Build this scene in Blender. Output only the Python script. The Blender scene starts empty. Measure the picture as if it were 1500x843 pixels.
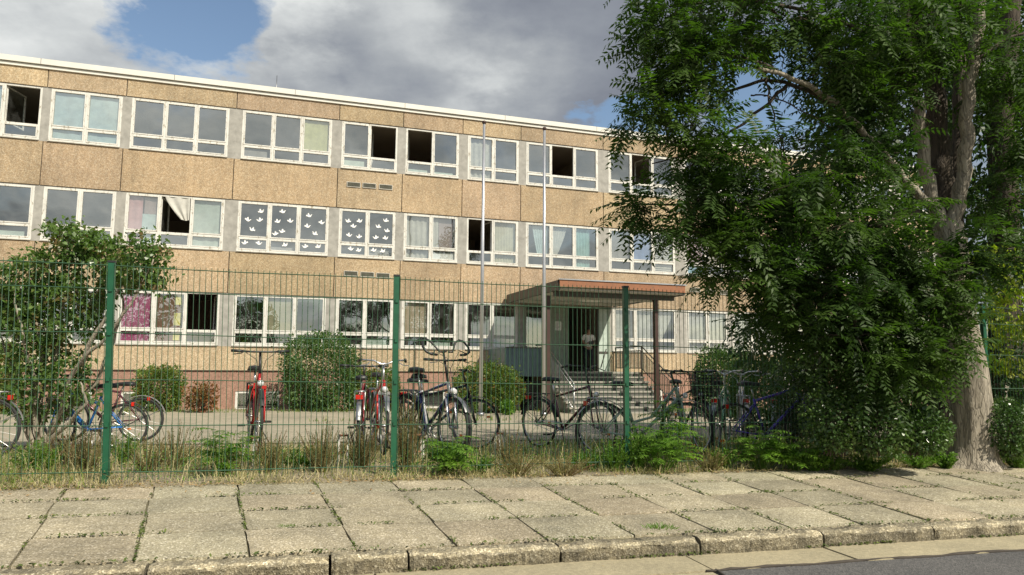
import bpy, math, random
import numpy as np
from math import sin, cos, pi, radians, sqrt, tan, atan2, hypot
from mathutils import Vector, Matrix
random.seed(7); RS = np.random.RandomState(11)
scene = bpy.context.scene
COL = scene.collection
# ---------------------------------------------------------------- camera frame (solved from the photograph's vanishing lines)
FPX, PITCH, ROLL = 1058.5, .10916, .0079
AZB, AZF, SLOPE = 1.24840, 1.3013, -.00814
def rotm(p, r):
    base = np.array([[1,0,0],[0,0,-1],[0,1,0]], float)
    P = np.array([[1,0,0],[0,cos(p),sin(p)],[0,-sin(p),cos(p)]])
    Q = np.array([[cos(r),-sin(r),0],[sin(r),cos(r),0],[0,0,1]])
    return Q@P@base
CM = rotm(PITCH, ROLL)
def at(x, y, d):
    return CM.T @ np.array([(x-750)/FPX*d, (y-421.5)/FPX*d, d])
U = np.array([sin(AZB), cos(AZB), 0.]); N = np.array([cos(AZB), -sin(AZB), 0.])
UF = np.array([sin(AZF), cos(AZF), 0.]); NF = np.array([cos(AZF), -sin(AZF), 0.])
Z = np.array([0,0,1.])
DB = 26.6
def fp(u, e, z): return u*U - (DB-e)*N + z*Z            # building frame: along, outwards, up
def fac(x, y, e=0.):
    d = CM.T @ np.array([(x-750)/FPX, (y-421.5)/FPX, 1.]); t = -(DB-e)/(N@d); P = d*t
    return float(P@U), float(P[2])
HW = [(-60,-1.30),(4.30,-1.30),(4.70,-1.275),(4.8,-1.17),(7.2,-1.085),(8.5,-1.09),(11,-1.18),(13,-1.25),(23,-1.46),(27,-1.5),(400,-1.5)]
def hgt(w): return float(np.interp(w, [a for a,_ in HW], [b for _,b in HW]))
def gp(uf, w, h): return uf*UF - w*NF + (h + SLOPE*uf)*Z  # street frame
def ground(x, y):
    P = np.array([x,y,0.]); uf = P@UF; w = -(P@NF); return hgt(w) + SLOPE*uf
def vnoise(p, s):
    p = np.asarray(p)*s
    return np.sin(p[...,0]*1.7+1.3*np.sin(p[...,1]*1.1+p[...,2]*.7))*np.sin(p[...,1]*1.9+p[...,2]*1.3+.8)
# ---------------------------------------------------------------- materials
def lin(c):
    return tuple(((v/255)/12.92 if v/255 <= .04045 else ((v/255+.055)/1.055)**2.4) for v in c)
def newmat(name):
    m = bpy.data.materials.new(name); m.use_nodes = True
    nt = m.node_tree; b = nt.nodes['Principled BSDF']; return m, nt, b
def L(nt, a, b): nt.links.new(a, b)
def nd(nt, t, **k):
    n = nt.nodes.new(t)
    for a, v in k.items():
        if hasattr(n, a): setattr(n, a, v)
        else: n.inputs[a.replace('_',' ')].default_value = v
    return n
def ramp(nt, src, stops):
    r = nt.nodes.new('ShaderNodeValToRGB'); e = r.color_ramp.elements
    while len(e) < len(stops): e.new(.5)
    for i, (p, c) in enumerate(stops): e[i].position = p; e[i].color = (*c[:3], 1)
    if src is not None: L(nt, src, r.inputs[0])
    return r
def mix(nt, f, a, b, mode='MIX'):
    m = nt.nodes.new('ShaderNodeMix'); m.data_type = 'RGBA'; m.blend_type = mode
    if isinstance(f, (int, float)): m.inputs[0].default_value = f
    else: L(nt, f, m.inputs[0])
    for i, v in ((6,a),(7,b)):
        if isinstance(v, tuple): m.inputs[i].default_value = (*v[:3],1)
        else: L(nt, v, m.inputs[i])
    return m.outputs[2]
def tc(nt): return nt.nodes.new('ShaderNodeTexCoord').outputs['Object']
def noise(nt, co, scale, detail=4, rough=.6):
    n = nd(nt, 'ShaderNodeTexNoise'); n.inputs['Scale'].default_value = scale; n.inputs['Detail'].default_value = detail; n.inputs['Roughness'].default_value = rough
    L(nt, co, n.inputs['Vector']); return n
def bump(nt, b, h, strength, dist):
    bp = nd(nt, 'ShaderNodeBump'); bp.inputs['Strength'].default_value = strength; bp.inputs['Distance'].default_value = dist
    L(nt, h, bp.inputs['Height']); L(nt, bp.outputs[0], b.inputs['Normal'])
def simple(name, c, rough=.6, metal=0., var=.25, scale=8., bs=0.):
    m, nt, b = newmat(name); co = tc(nt); n = noise(nt, co, scale)
    d = tuple(v*(1-var) for v in c); h = tuple(min(1, v*(1+var*.7)) for v in c)
    r = ramp(nt, n.outputs[0], [(.3,d),(.7,h)]); L(nt, r.outputs[0], b.inputs['Base Color'])
    b.inputs['Roughness'].default_value = rough; b.inputs['Metallic'].default_value = metal
    if bs: bump(nt, b, n.outputs[0], bs, .02)
    return m
def pebble(name, cols, scale, big, bstr=.5, stain=.25, streak=False, blot=.22):
    m, nt, b = newmat(name); co = tc(nt)
    v = nd(nt, 'ShaderNodeTexVoronoi'); v.inputs['Scale'].default_value = scale; L(nt, co, v.inputs['Vector'])
    sep = nd(nt, 'ShaderNodeSeparateColor'); L(nt, v.outputs['Color'], sep.inputs[0])
    k = len(cols); r = ramp(nt, sep.outputs[0], [(i/(k-1), c) for i, c in enumerate(cols)])
    n = noise(nt, co, big, 5, .65)
    g = ramp(nt, n.outputs[0], [(.3,(1-stain,)*3),(.7,(1+stain*.4,1+stain*.35,1+stain*.3))])
    c = mix(nt, 1., r.outputs[0], g.outputs[0], 'MULTIPLY')
    n2 = noise(nt, co, scale*.25, 3, .7)
    g2 = ramp(nt, n2.outputs[0], [(.3,(1-blot,)*3),(.7,(1+blot*.7,1+blot*.6,1+blot*.5))])
    c = mix(nt, 1., c, g2.outputs[0], 'MULTIPLY')
    if streak:
        mp = nd(nt, 'ShaderNodeMapping'); mp.inputs['Scale'].default_value = (2.6,2.6,.22); L(nt, co, mp.inputs['Vector']); n3 = noise(nt, mp.outputs[0], 1.6, 6, .7)
        g3 = ramp(nt, n3.outputs[0], [(.36,(.87,.875,.87)),(.52,(1,1,1)),(.72,(1.06,1.05,1.03))]); c = mix(nt, 1., c, g3.outputs[0], 'MULTIPLY')
    at_ = nd(nt, 'ShaderNodeAttribute'); at_.attribute_name = 'tone'
    c = mix(nt, 1., c, at_.outputs['Color'], 'MULTIPLY')
    L(nt, c, b.inputs['Base Color']); b.inputs['Roughness'].default_value = .9
    bump(nt, b, v.outputs['Distance'], bstr, .01)
    return m
def leafmat(name, c1, c2, c3=None, trans=.35, rough=.45, scale=1.5, spec=.5):
    m, nt, b = newmat(name); co = tc(nt)
    n = noise(nt, co, scale, 3); n2 = noise(nt, co, 23., 2)
    r = ramp(nt, n.outputs[0], [(.35,c1),(.65,c2)]); c = r.outputs[0]
    g = ramp(nt, n2.outputs[0], [(.3,(.6,.6,.6)),(.7,(1.4,1.4,1.35))]); c = mix(nt, 1., c, g.outputs[0], 'MULTIPLY')
    if c3:
        n3 = noise(nt, co, scale*2.3, 3); f = ramp(nt, n3.outputs[0], [(.55,(0,0,0)),(.66,(1,1,1))]); c = mix(nt, f.outputs[0], c, c3)
    L(nt, c, b.inputs['Base Color']); b.inputs['Roughness'].default_value = rough
    b.inputs['Specular IOR Level'].default_value = spec
    t = nd(nt, 'ShaderNodeBsdfTranslucent'); tcx = mix(nt, 1., c, (1.3,1.7,.5), 'MULTIPLY'); L(nt, tcx, t.inputs['Color'])
    ms = nd(nt, 'ShaderNodeMixShader'); ms.inputs[0].default_value = trans
    L(nt, b.outputs[0], ms.inputs[1]); L(nt, t.outputs[0], ms.inputs[2])
    L(nt, ms.outputs[0], nt.nodes['Material Output'].inputs['Surface'])
    return m
def bark(name, c1, c2, scale=14):
    m, nt, b = newmat(name); co = tc(nt)
    mp = nd(nt, 'ShaderNodeMapping'); mp.inputs['Scale'].default_value = (1,1,.18); L(nt, co, mp.inputs['Vector'])
    n = noise(nt, mp.outputs[0], scale*1.6, 6, .7); v = nd(nt, 'ShaderNodeTexVoronoi'); v.feature = 'DISTANCE_TO_EDGE'
    n4 = noise(nt, mp.outputs[0], scale, 2); w = mix(nt, .2, mp.outputs[0], n4.outputs[1], 'ADD')
    v.inputs['Scale'].default_value = scale; L(nt, w, v.inputs['Vector'])
    e = ramp(nt, v.outputs['Distance'], [(0,(.55,.55,.55)),(.12,(1,1,1))])
    r = ramp(nt, n.outputs[0], [(.3,c1),(.7,c2)])
    L(nt, mix(nt, 1., r.outputs[0], e.outputs[0], 'MULTIPLY'), b.inputs['Base Color']); b.inputs['Roughness'].default_value = .9
    a = mix(nt, .5, e.outputs[0], n.outputs[0]); bump(nt, b, a, .9, .03)
    return m
def peeling(name, base, under, amount=.58):
    m, nt, b = newmat(name); co = tc(nt)
    mp = nd(nt, 'ShaderNodeMapping'); mp.inputs['Scale'].default_value = (1,1,.35); L(nt, co, mp.inputs['Vector'])
    n = noise(nt, mp.outputs[0], 14, 6, .75); f = ramp(nt, n.outputs[0], [(amount,(0,0,0)),(amount+.03,(1,1,1))])
    n2 = noise(nt, co, 2.5, 3); g = ramp(nt, n2.outputs[0], [(.3,tuple(v*.82 for v in base)),(.7,base)])
    L(nt, mix(nt, f.outputs[0], g.outputs[0], under), b.inputs['Base Color']); b.inputs['Roughness'].default_value = .65
    bump(nt, b, f.outputs[0], .3, .004)
    return m
def glassmat(name, tint, refl=.2, trans=.8, rough=.0, wav=.02):
    m, nt, b = newmat(name); nt.nodes.remove(b); co = tc(nt)
    n = noise(nt, co, 1.1, 1); bp = nd(nt, 'ShaderNodeBump'); bp.inputs['Strength'].default_value = wav; bp.inputs['Distance'].default_value = .3
    L(nt, n.outputs[0], bp.inputs['Height'])
    g = nd(nt, 'ShaderNodeBsdfGlossy'); g.inputs['Roughness'].default_value = rough; g.inputs['Color'].default_value = (*tint,1); L(nt, bp.outputs[0], g.inputs['Normal'])
    t = nd(nt, 'ShaderNodeBsdfTransparent'); t.inputs['Color'].default_value = (trans*.97,trans,trans*.98,1)
    lw = nd(nt, 'ShaderNodeLayerWeight'); lw.inputs['Blend'].default_value = .5
    pw = nd(nt, 'ShaderNodeMath'); pw.operation = 'POWER'; pw.inputs[1].default_value = 4.; L(nt, lw.outputs['Facing'], pw.inputs[0])
    ad = nd(nt, 'ShaderNodeMath'); ad.operation = 'MULTIPLY_ADD'; ad.inputs[1].default_value = 1-refl; ad.inputs[2].default_value = refl; L(nt, pw.outputs[0], ad.inputs[0])
    n3 = noise(nt, co, 2.2, 4); df = nd(nt, 'ShaderNodeBsdfDiffuse'); df.inputs['Color'].default_value = (.5,.5,.48,1)
    ms = nd(nt, 'ShaderNodeMixShader'); L(nt, ad.outputs[0], ms.inputs[0]); L(nt, t.outputs[0], ms.inputs[1]); L(nt, g.outputs[0], ms.inputs[2])
    m2 = nd(nt, 'ShaderNodeMixShader'); fr = ramp(nt, n3.outputs[0], [(.4,(0,0,0)),(.8,(.10,.10,.10))]); L(nt, fr.outputs[0], m2.inputs[0])
    L(nt, ms.outputs[0], m2.inputs[1]); L(nt, df.outputs[0], m2.inputs[2])
    L(nt, m2.outputs[0], nt.nodes['Material Output'].inputs['Surface'])
    return m
M = {}
M['facade'] = pebble('exposed_pebble_facade', [(.48,.375,.240),(.33,.238,.145),(.45,.335,.210),(.63,.54,.40),(.39,.287,.18),(.51,.395,.255)], 56, .45, .3, .3, True)
M['plinth'] = pebble('red_pebble_plinth', [(.38,.23,.17),(.27,.145,.11),(.42,.28,.21),(.33,.19,.145)], 52, .8, .35, .25)
M['slab'] = pebble('worn_paving_concrete', [(.40,.37,.26),(.22,.20,.145),(.46,.425,.30),(.34,.31,.22),(.42,.39,.275),(.72,.69,.56)], 105, 1.7, .5, .40, False, .08)
M['kerb'] = pebble('weathered_kerb_concrete', [(.32,.29,.20),(.20,.175,.12),(.40,.36,.255),(.17,.15,.105),(.58,.54,.42)], 100, 7, .7, .5, False, .2)
M['roadcon'] = pebble('road_concrete', [(.44,.39,.26),(.38,.335,.225),(.47,.42,.29)], 120, 1.5, .3, .2)
M['asphalt'] = pebble('asphalt', [(.12,.12,.12),(.07,.07,.07),(.16,.155,.15),(.10,.10,.10)], 110, 1.5, .5, .2)
M['court'] = pebble('courtyard_concrete', [(.37,.335,.25),(.32,.29,.215),(.41,.37,.28)], 30, .4, .3, .25)
M['soil'] = pebble('dry_soil', [(.31,.26,.18),(.22,.185,.125),(.38,.33,.235),(.27,.23,.16)], 40, 1.2, .9, .35)
M['joint_soil'] = simple('dark_joint_soil', (.15,.135,.08), .95, 0, .4, 9)
M['joint'] = simple('joint_shadow_gap', (.06,.05,.04), .9)
M['pier'] = simple('grey_concrete_pier', (.34,.33,.30), .85, 0, .22, 5, .3)
M['white'] = peeling('peeling_white_paint', (.70,.69,.64), (.36,.33,.26), .57)
M['fascia'] = simple('white_roof_edge', (.68,.67,.61), .6, 0, .08, 1.5)
M['roof'] = simple('roof_felt', (.12,.12,.12), .9)
M['sill'] = simple('metal_sill', (.50,.48,.42), .5, 0, .25, 6)
M['glass'] = glassmat('window_glass', (.95,1,.98), .31, .95)
M['inwall'] = simple('room_wall', (.50,.44,.36), .9, 0, .2, .4)
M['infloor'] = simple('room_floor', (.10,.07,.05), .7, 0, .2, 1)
def fabric(name, c, dots=None, tr=.3):
    m, nt, b = newmat(name); co = tc(nt); n = noise(nt, co, 5, 4); r = ramp(nt, n.outputs[0], [(.3,tuple(v*.75 for v in c)),(.7,c)]); cc = r.outputs[0]
    if dots:
        v = nd(nt,'ShaderNodeTexVoronoi'); v.inputs['Scale'].default_value = 7; L(nt, co, v.inputs['Vector'])
        f = ramp(nt, v.outputs['Distance'], [(.25,(1,1,1)),(.32,(0,0,0))]); cc = mix(nt, f.outputs[0], cc, dots)
    L(nt, cc, b.inputs['Base Color']); b.inputs['Roughness'].default_value = .9
    t = nd(nt, 'ShaderNodeBsdfTranslucent'); L(nt, cc, t.inputs['Color']); ms = nd(nt, 'ShaderNodeMixShader'); ms.inputs[0].default_value = tr
    L(nt, b.outputs[0], ms.inputs[1]); L(nt, t.outputs[0], ms.inputs[2]); L(nt, ms.outputs[0], nt.nodes['Material Output'].inputs['Surface'])
    return m
M['c_white'] = fabric('white_curtain', (.80,.79,.72)); M['c_cream'] = fabric('cream_curtain', (.80,.76,.56)); M['c_yellow'] = fabric('yellow_green_cloth', (.74,.74,.34))
M['c_ice'] = fabric('pale_blue_paper', (.66,.83,.84)); M['c_turq'] = fabric('turquoise_curtain', (.42,.70,.66)); M['c_pink'] = fabric('pale_pink_curtain', (.80,.46,.48))
M['c_magenta'] = fabric('magenta_patterned_cloth', (.72,.16,.38), (.80,.5,.6)); M['c_brown'] = fabric('brown_board', (.25,.13,.09), None, 0); M['c_blind'] = fabric('beige_roller_blind', (.62,.50,.36), None, .1)
M['c_olive'] = fabric('olive_roller_blind', (.46,.42,.28), None, .1); M['c_mauve'] = fabric('mauve_board', (.42,.33,.32), None, .1); M['c_blue'] = fabric('blue_film', (.36,.50,.85)); M['c_sky'] = fabric('sky_blue_board', (.18,.52,.72))
M['c_gauze'] = fabric('grey_gauze', (.46,.44,.42)); M['paper'] = simple('white_paper', (.88,.88,.86), .8, 0, .05); M['note'] = simple('yellow_note', (.85,.75,.25), .8); M['mint'] = fabric('mint_paper', (.72,.84,.76))
M['green'] = simple('dark_green_coated_steel', (.008,.085,.040), .42, 0, .2, 9)
M['wire'] = simple('green_coated_wire', (.040,.105,.055), .5, 0, .3, 9)
M['galv'] = simple('galvanised_flagpole', (.55,.56,.58), .35, .7, .1, 3)
M['rust'] = peeling('worn_orange_fascia', (.30,.125,.06), (.18,.10,.06), .57)
M['brown'] = simple('brown_painted_steel', (.05,.024,.018), .5)
M['ceil'] = simple('canopy_ceiling_boards', (.50,.50,.46), .7, 0, .15, 3)
M['step'] = simple('stair_concrete', (.33,.315,.27), .85, 0, .2, 6, .2)
M['stepdark'] = simple('shaded_step_gap', (.10,.10,.09), .8)  # risers coloured dark to stand in for the shade under each tread
M['clad'] = simple('blue_grey_corrugated_cladding', (.15,.22,.24), .5, 0, .2, 5)
M['rail'] = simple('grey_railing_and_unlit_sides', (.07,.065,.055), .5)
M['doorg'] = simple('grey_green_door_panel', (.26,.31,.25), .6)
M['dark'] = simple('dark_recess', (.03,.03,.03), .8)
M['vent'] = simple('vent_grille', (.12,.12,.09), .7)
M['tyre'] = simple('tyre_rubber', (.025,.025,.025), .75)
M['alu'] = simple('bicycle_aluminium', (.62,.62,.62), .28, .9, .1)
M['steel'] = simple('dull_bicycle_steel', (.35,.35,.35), .35, .9, .2)
M['black'] = simple('black_plastic', (.02,.02,.02), .45)
def paint(n, c):
    m = simple(n, c, .25, .1, .08); m.node_tree.nodes['Principled BSDF'].inputs['Coat Weight'].default_value = .6; return m
for k, c in dict(blue=(.015,.16,.50), red=(.45,.015,.012), darkred=(.20,.015,.02), silver=(.55,.56,.57), navy=(.012,.02,.10), sage=(.25,.34,.28), purple=(.085,.05,.42), blackp=(.015,.015,.02), maroon=(.09,.02,.03), greenp=(.10,.28,.15)).items():
    M['p_'+k] = paint(k+'_bicycle_paint', c)
M['refl'] = simple('red_reflector', (.60,.02,.01), .25); M['orefl'] = simple('orange_reflector', (.85,.22,.02), .25); M['lens'] = simple('headlight_lens', (.8,.8,.8), .1, .3)
M['leaf'] = leafmat('ailanthus_leaf', (.028,.060,.014), (.068,.120,.023), None, .40, .5, 1.3, .35)
M['leafdark'] = leafmat('shade_tree_leaf', (.022,.050,.012), (.045,.095,.018), None, .3, .45)
M['leafyel'] = leafmat('yellow_green_leaf', (.16,.24,.025), (.34,.36,.04), None, .45, .5)
M['lilac'] = leafmat('lilac_leaf', (.065,.125,.030), (.115,.19,.042), (.16,.11,.045), .3, .35, 2.0)
M['hedge'] = leafmat('clipped_hedge_leaf', (.045,.095,.022), (.080,.150,.030), None, .25, .5)
M['hedgered'] = leafmat('red_tipped_hedge_leaf', (.075,.14,.025), (.13,.19,.03), (.22,.09,.03), .3, .5, 1.6)
M['redbush'] = leafmat('reddish_bush_leaf', (.17,.11,.03), (.22,.07,.03), None, .3, .5)
M['ivy'] = leafmat('glossy_undergrowth_leaf', (.045,.095,.025), (.10,.165,.045), None, .2, .28, 2.5)
M['weed'] = leafmat('fresh_weed_leaf', (.09,.19,.025), (.16,.27,.035), None, .4, .5, 3)
M['weedtan'] = leafmat('seeding_weed', (.15,.14,.05), (.24,.19,.08), (.20,.10,.05), .3, .7, 3)
M['deadleaf'] = leafmat('dead_leaf', (.28,.17,.08), (.42,.33,.19), None, .2, .7, 5)
M['dry'] = leafmat('dry_grass', (.40,.34,.19), (.60,.52,.32), (.20,.21,.08), .3, .7, 1.2)
M['grass'] = leafmat('green_grass', (.10,.17,.03), (.20,.24,.05), None, .3, .6, 1.5)
M['moss'] = leafmat('joint_moss', (.06,.095,.018), (.12,.15,.035), None, .2, .8, 4)
M['bark'] = bark('pale_grey_bark', (.25,.215,.165), (.43,.385,.305)); M['barkdark'] = bark('dark_bark', (.055,.042,.03), (.10,.08,.058))
M['skin'] = simple('skin', (.33,.19,.13), .6); M['shirt'] = simple('white_shirt_cloth', (.75,.75,.73), .85); M['trousers'] = simple('dark_trousers_cloth', (.012,.013,.02), .85); M['hair'] = simple('dark_hair', (.012,.009,.007), .6)
# ---------------------------------------------------------------- mesh helpers
class MB:
    def __init__(s): s.v = []; s.f = []; s.sm = []; s.t = []
    def add(s, vs, fs, smooth=False, tone=1.):
        b = len(s.v); s.v += [tuple(map(float, p)) for p in vs]; s.f += [tuple(i+b for i in f) for f in fs]; s.sm += [smooth]*len(fs); s.t += [tone]*len(fs)
    def hexa(s, p, tone=1.):   # 8 corners: bottom 4 ccw, top 4 ccw
        s.add(p, [(0,3,2,1),(4,5,6,7),(0,1,5,4),(1,2,6,5),(2,3,7,6),(3,0,4,7)], False, tone)
    def fbox(s, u0, u1, e0, e1, z0, z1, tone=1.):
        s.hexa([fp(u0,e1,z0), fp(u1,e1,z0), fp(u1,e0,z0), fp(u0,e0,z0), fp(u0,e1,z1), fp(u1,e1,z1), fp(u1,e0,z1), fp(u0,e0,z1)], tone)
    def gbox(s, a0, a1, w0, w1, h0, h1, tone=1., skew=0.):
        q = lambda a, w, h: gp(a + skew*(w-4.8), w, h)
        s.hexa([q(a0,w0,h0), q(a1,w0,h0), q(a1,w1,h0), q(a0,w1,h0), q(a0,w0,h1), q(a1,w0,h1), q(a1,w1,h1), q(a0,w1,h1)], tone)
    def box(s, c, sx, sy, sz, R=None):
        R = np.eye(3) if R is None else R; c = np.array(c)
        P = [c + R@np.array([x*sx/2, y*sy/2, z*sz/2]) for z in (-1,1) for x, y in ((-1,-1),(1,-1),(1,1),(-1,1))]
        s.hexa(P)
    def tube(s, pts, r, n=6, closed=False, cap=True):
        pts = [np.array(p, float) for p in pts]; k = len(pts)
        rs = [r]*k if isinstance(r, (int, float)) else list(r)
        vs = []; ref = None
        for i, p in enumerate(pts):
            a = pts[(i-1) % k] if (closed or i) else p; b = pts[(i+1) % k] if (closed or i < k-1) else p
            t = b-a; t = t/(np.linalg.norm(t)+1e-12)
            if ref is None: ref = np.array([0,0,1.]) if abs(t[2]) < .9 else np.array([1.,0,0])
            x = ref - t*(ref@t); x /= np.linalg.norm(x)+1e-12; y = np.cross(t, x); ref = x
            for j in range(n):
                an = 2*pi*j/n; vs.append(p + rs[i]*(cos(an)*x + sin(an)*y))
        fs = []
        for i in range(k if closed else k-1):
            for j in range(n):
                a = i*n+j; b = i*n+(j+1) % n; c = ((i+1) % k)*n+(j+1) % n; d = ((i+1) % k)*n+j
                fs.append((a, b, c, d))
        if cap and not closed: fs += [tuple(range(n))[::-1], tuple((k-1)*n+j for j in range(n))]
        s.add(vs, fs, n > 4)
    def ball(s, c, rx, ry, rz, nu=10, nv=7, R=None):
        c = np.array(c); R = np.eye(3) if R is None else R
        vs = [c+R@np.array([0,0,-rz])]; 
        for i in range(1, nv):
            ph = -pi/2+pi*i/nv
            for j in range(nu): vs.append(c+R@np.array([rx*cos(ph)*cos(2*pi*j/nu), ry*cos(ph)*sin(2*pi*j/nu), rz*sin(ph)]))
        vs.append(c+R@np.array([0,0,rz])); fs = []
        for j in range(nu): fs.append((0, 1+(j+1) % nu, 1+j))
        for i in range(nv-2):
            for j in range(nu): fs.append((1+i*nu+j, 1+i*nu+(j+1) % nu, 1+(i+1)*nu+(j+1) % nu, 1+(i+1)*nu+j))
        b = 1+(nv-2)*nu; t = len(vs)-1
        for j in range(nu): fs.append((b+j, b+(j+1) % nu, t))
        s.add(vs, fs, True)
    def mesh(s, name, mat):
        me = bpy.data.meshes.new(name); me.from_pydata(s.v, [], s.f)
        if s.f:
            me.polygons.foreach_set('use_smooth', s.sm)
            at_ = me.color_attributes.new('tone', 'FLOAT_COLOR', 'CORNER')
            cols = []
            for f, t in zip(s.f, s.t):
                t = (t, t, t) if isinstance(t, (int, float)) else t
                cols += [t[0], t[1], t[2], 1.]*len(f)
            at_.data.foreach_set('color', cols)
        me.materials.append(M[mat] if isinstance(mat, str) else mat); me.update(); return me
    def build(s, name, mat, parent=None, **k):
        o = bpy.data.objects.new(name, s.mesh(name, mat)); COL.objects.link(o)
        if parent is not None: o.parent = parent; o.matrix_parent_inverse = Matrix.Identity(4)
        for a, b in k.items(): o[a] = b
        return o
def npmesh(name, V, Q, mat, parent=None, **k):
    """V (n,3), Q (m,4) quads"""
    me = bpy.data.meshes.new(name); V = np.ascontiguousarray(V, np.float32); Q = np.ascontiguousarray(Q, np.int32)
    me.vertices.add(len(V)); me.vertices.foreach_set('co', V.ravel())
    me.loops.add(Q.size); me.loops.foreach_set('vertex_index', Q.ravel())
    me.polygons.add(len(Q)); me.polygons.foreach_set('loop_start', np.arange(len(Q), dtype=np.int32)*Q.shape[1])
    me.update(calc_edges=True); me.validate()
    me.materials.append(M[mat]); o = bpy.data.objects.new(name, me); COL.objects.link(o)
    if parent is not None: o.parent = parent
    for a, b in k.items(): o[a] = b
    return o
def empty(name, label, cat, loc=(0,0,0), rz=0., group=None):
    o = bpy.data.objects.new(name, None); o.empty_display_size = .1; COL.objects.link(o)
    o.location = tuple(map(float, loc)); o.rotation_euler = (0,0,rz); o['label'] = label; o['category'] = cat
    if group: o['group'] = group
    return o
def tag(o, label, cat, group=None, kind=None):
    o['label'] = label; o['category'] = cat
    if group: o['group'] = group
    if kind: o['kind'] = kind
    return o
def struct(o): o['kind'] = 'structure'; return o
HOLES=[(262,15,.15,.0,-.36),(915,205,.09,.01,-.34),(1130,150,.14,.02,-.34),(60,60,.22,.05,.12),(500,80,.2,.05,.12),(720,60,.3,.1,.15)]
LUMS=[(100,70,.22,.02,.26),(370,90,.16,.02,.20),(560,50,.26,.04,.10),(860,90,.22,.02,-.12),(440,150,.10,.02,-.10)]
# ---------------------------------------------------------------- ground
def sheet(name, mat, ws, ufs, dz=0.):
    V = []; F = []
    for w in ws:
        for a in ufs: V.append(gp(a, w, hgt(w)+dz))
    n = len(ufs)
    for i in range(len(ws)-1):
        for j in range(n-1): F.append((i*n+j, i*n+j+1, (i+1)*n+j+1, (i+1)*n+j))
    m = MB(); m.add(V, F); return struct(m.build(name, mat))
far = [-300,-80,-30,-15,0,15,30,80,300]
m = MB()
V = []; ws = [7.1,8.5,11,13,23,27,60,400]
for w in ws:
    for a in far: V.append(gp(a, w, hgt(w)-.03) if abs(a) < 100 else gp(a, w, hgt(w)-.03)-np.array([0,0,SLOPE*a]))
for w in [-400,-60,4.70]:
    for a in far: V.append(gp(a, w, -1.42) if abs(a) < 100 else gp(a,w,-1.42)-np.array([0,0,SLOPE*a]))
nn = len(far); F = [(i*nn+j, i*nn+j+1, (i+1)*nn+j+1, (i+1)*nn+j) for i in range(len(ws)-1) for j in range(nn-1)]
b0 = len(ws)*nn; F += [(b0+i*nn+j, b0+i*nn+j+1, b0+(i+1)*nn+j+1, b0+(i+1)*nn+j) for i in range(2) for j in range(nn-1)]
F += [(b0+2*nn+j, b0+2*nn+j+1, j+1, j) for j in range(nn-1)]
m.add(V, F); struct(m.build('ground', 'soil'))
sheet('verge', 'soil', [7.12,7.6,8.5,9.5,11,12.2], np.linspace(-16,24,30), .0)
sheet('courtyard', 'court', [11.9,13,18,23,24.6], np.linspace(-24,30,20), .012)
m = MB()                                                   # concrete road lane
segs = [-18,-12.5,-7.2,-2.4,.43,2.56,3.69,6.1,9.4,14,20]
for a, b in zip(segs[:-1], segs[1:]):
    t = random.uniform(.92,1.06)
    m.gbox(a+.008, b-.008, 4.312, 4.70, -1.42, -1.275+random.uniform(-.003,.003), (t, t, t*.98))
for a, b in ((-18,-9),(-9,-2.4),(-2.4,2.55)):
    m.gbox(a+.008, b-.008, .5, 4.300, -1.42, -1.283, (.98,.98,.97))
struct(m.build('road', 'roadcon'))
m = MB(); m.gbox(2.562, 30, .5, 4.305, -1.42, -1.280, 1.); m.gbox(-30,30,-6,.49,-1.42,-1.283,1.)
struct(m.build('asphalt_road', 'asphalt'))
m = MB()                                                   # ragged tar seam along the asphalt
pts = [gp(a, 4.312+.012*sin(a*7)+random.uniform(-.006,.006), -1.276) for a in np.arange(2.5, 14, .09)]
m.tube(pts, [random.uniform(.006,.014) for _ in pts], 5); pts = [gp(2.56+.02*sin(w*9), w, -1.277) for w in np.arange(4.32,3.2,-.06)]
m.tube(pts, .010, 5); struct(m.build('tar_seam', 'joint'))
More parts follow.
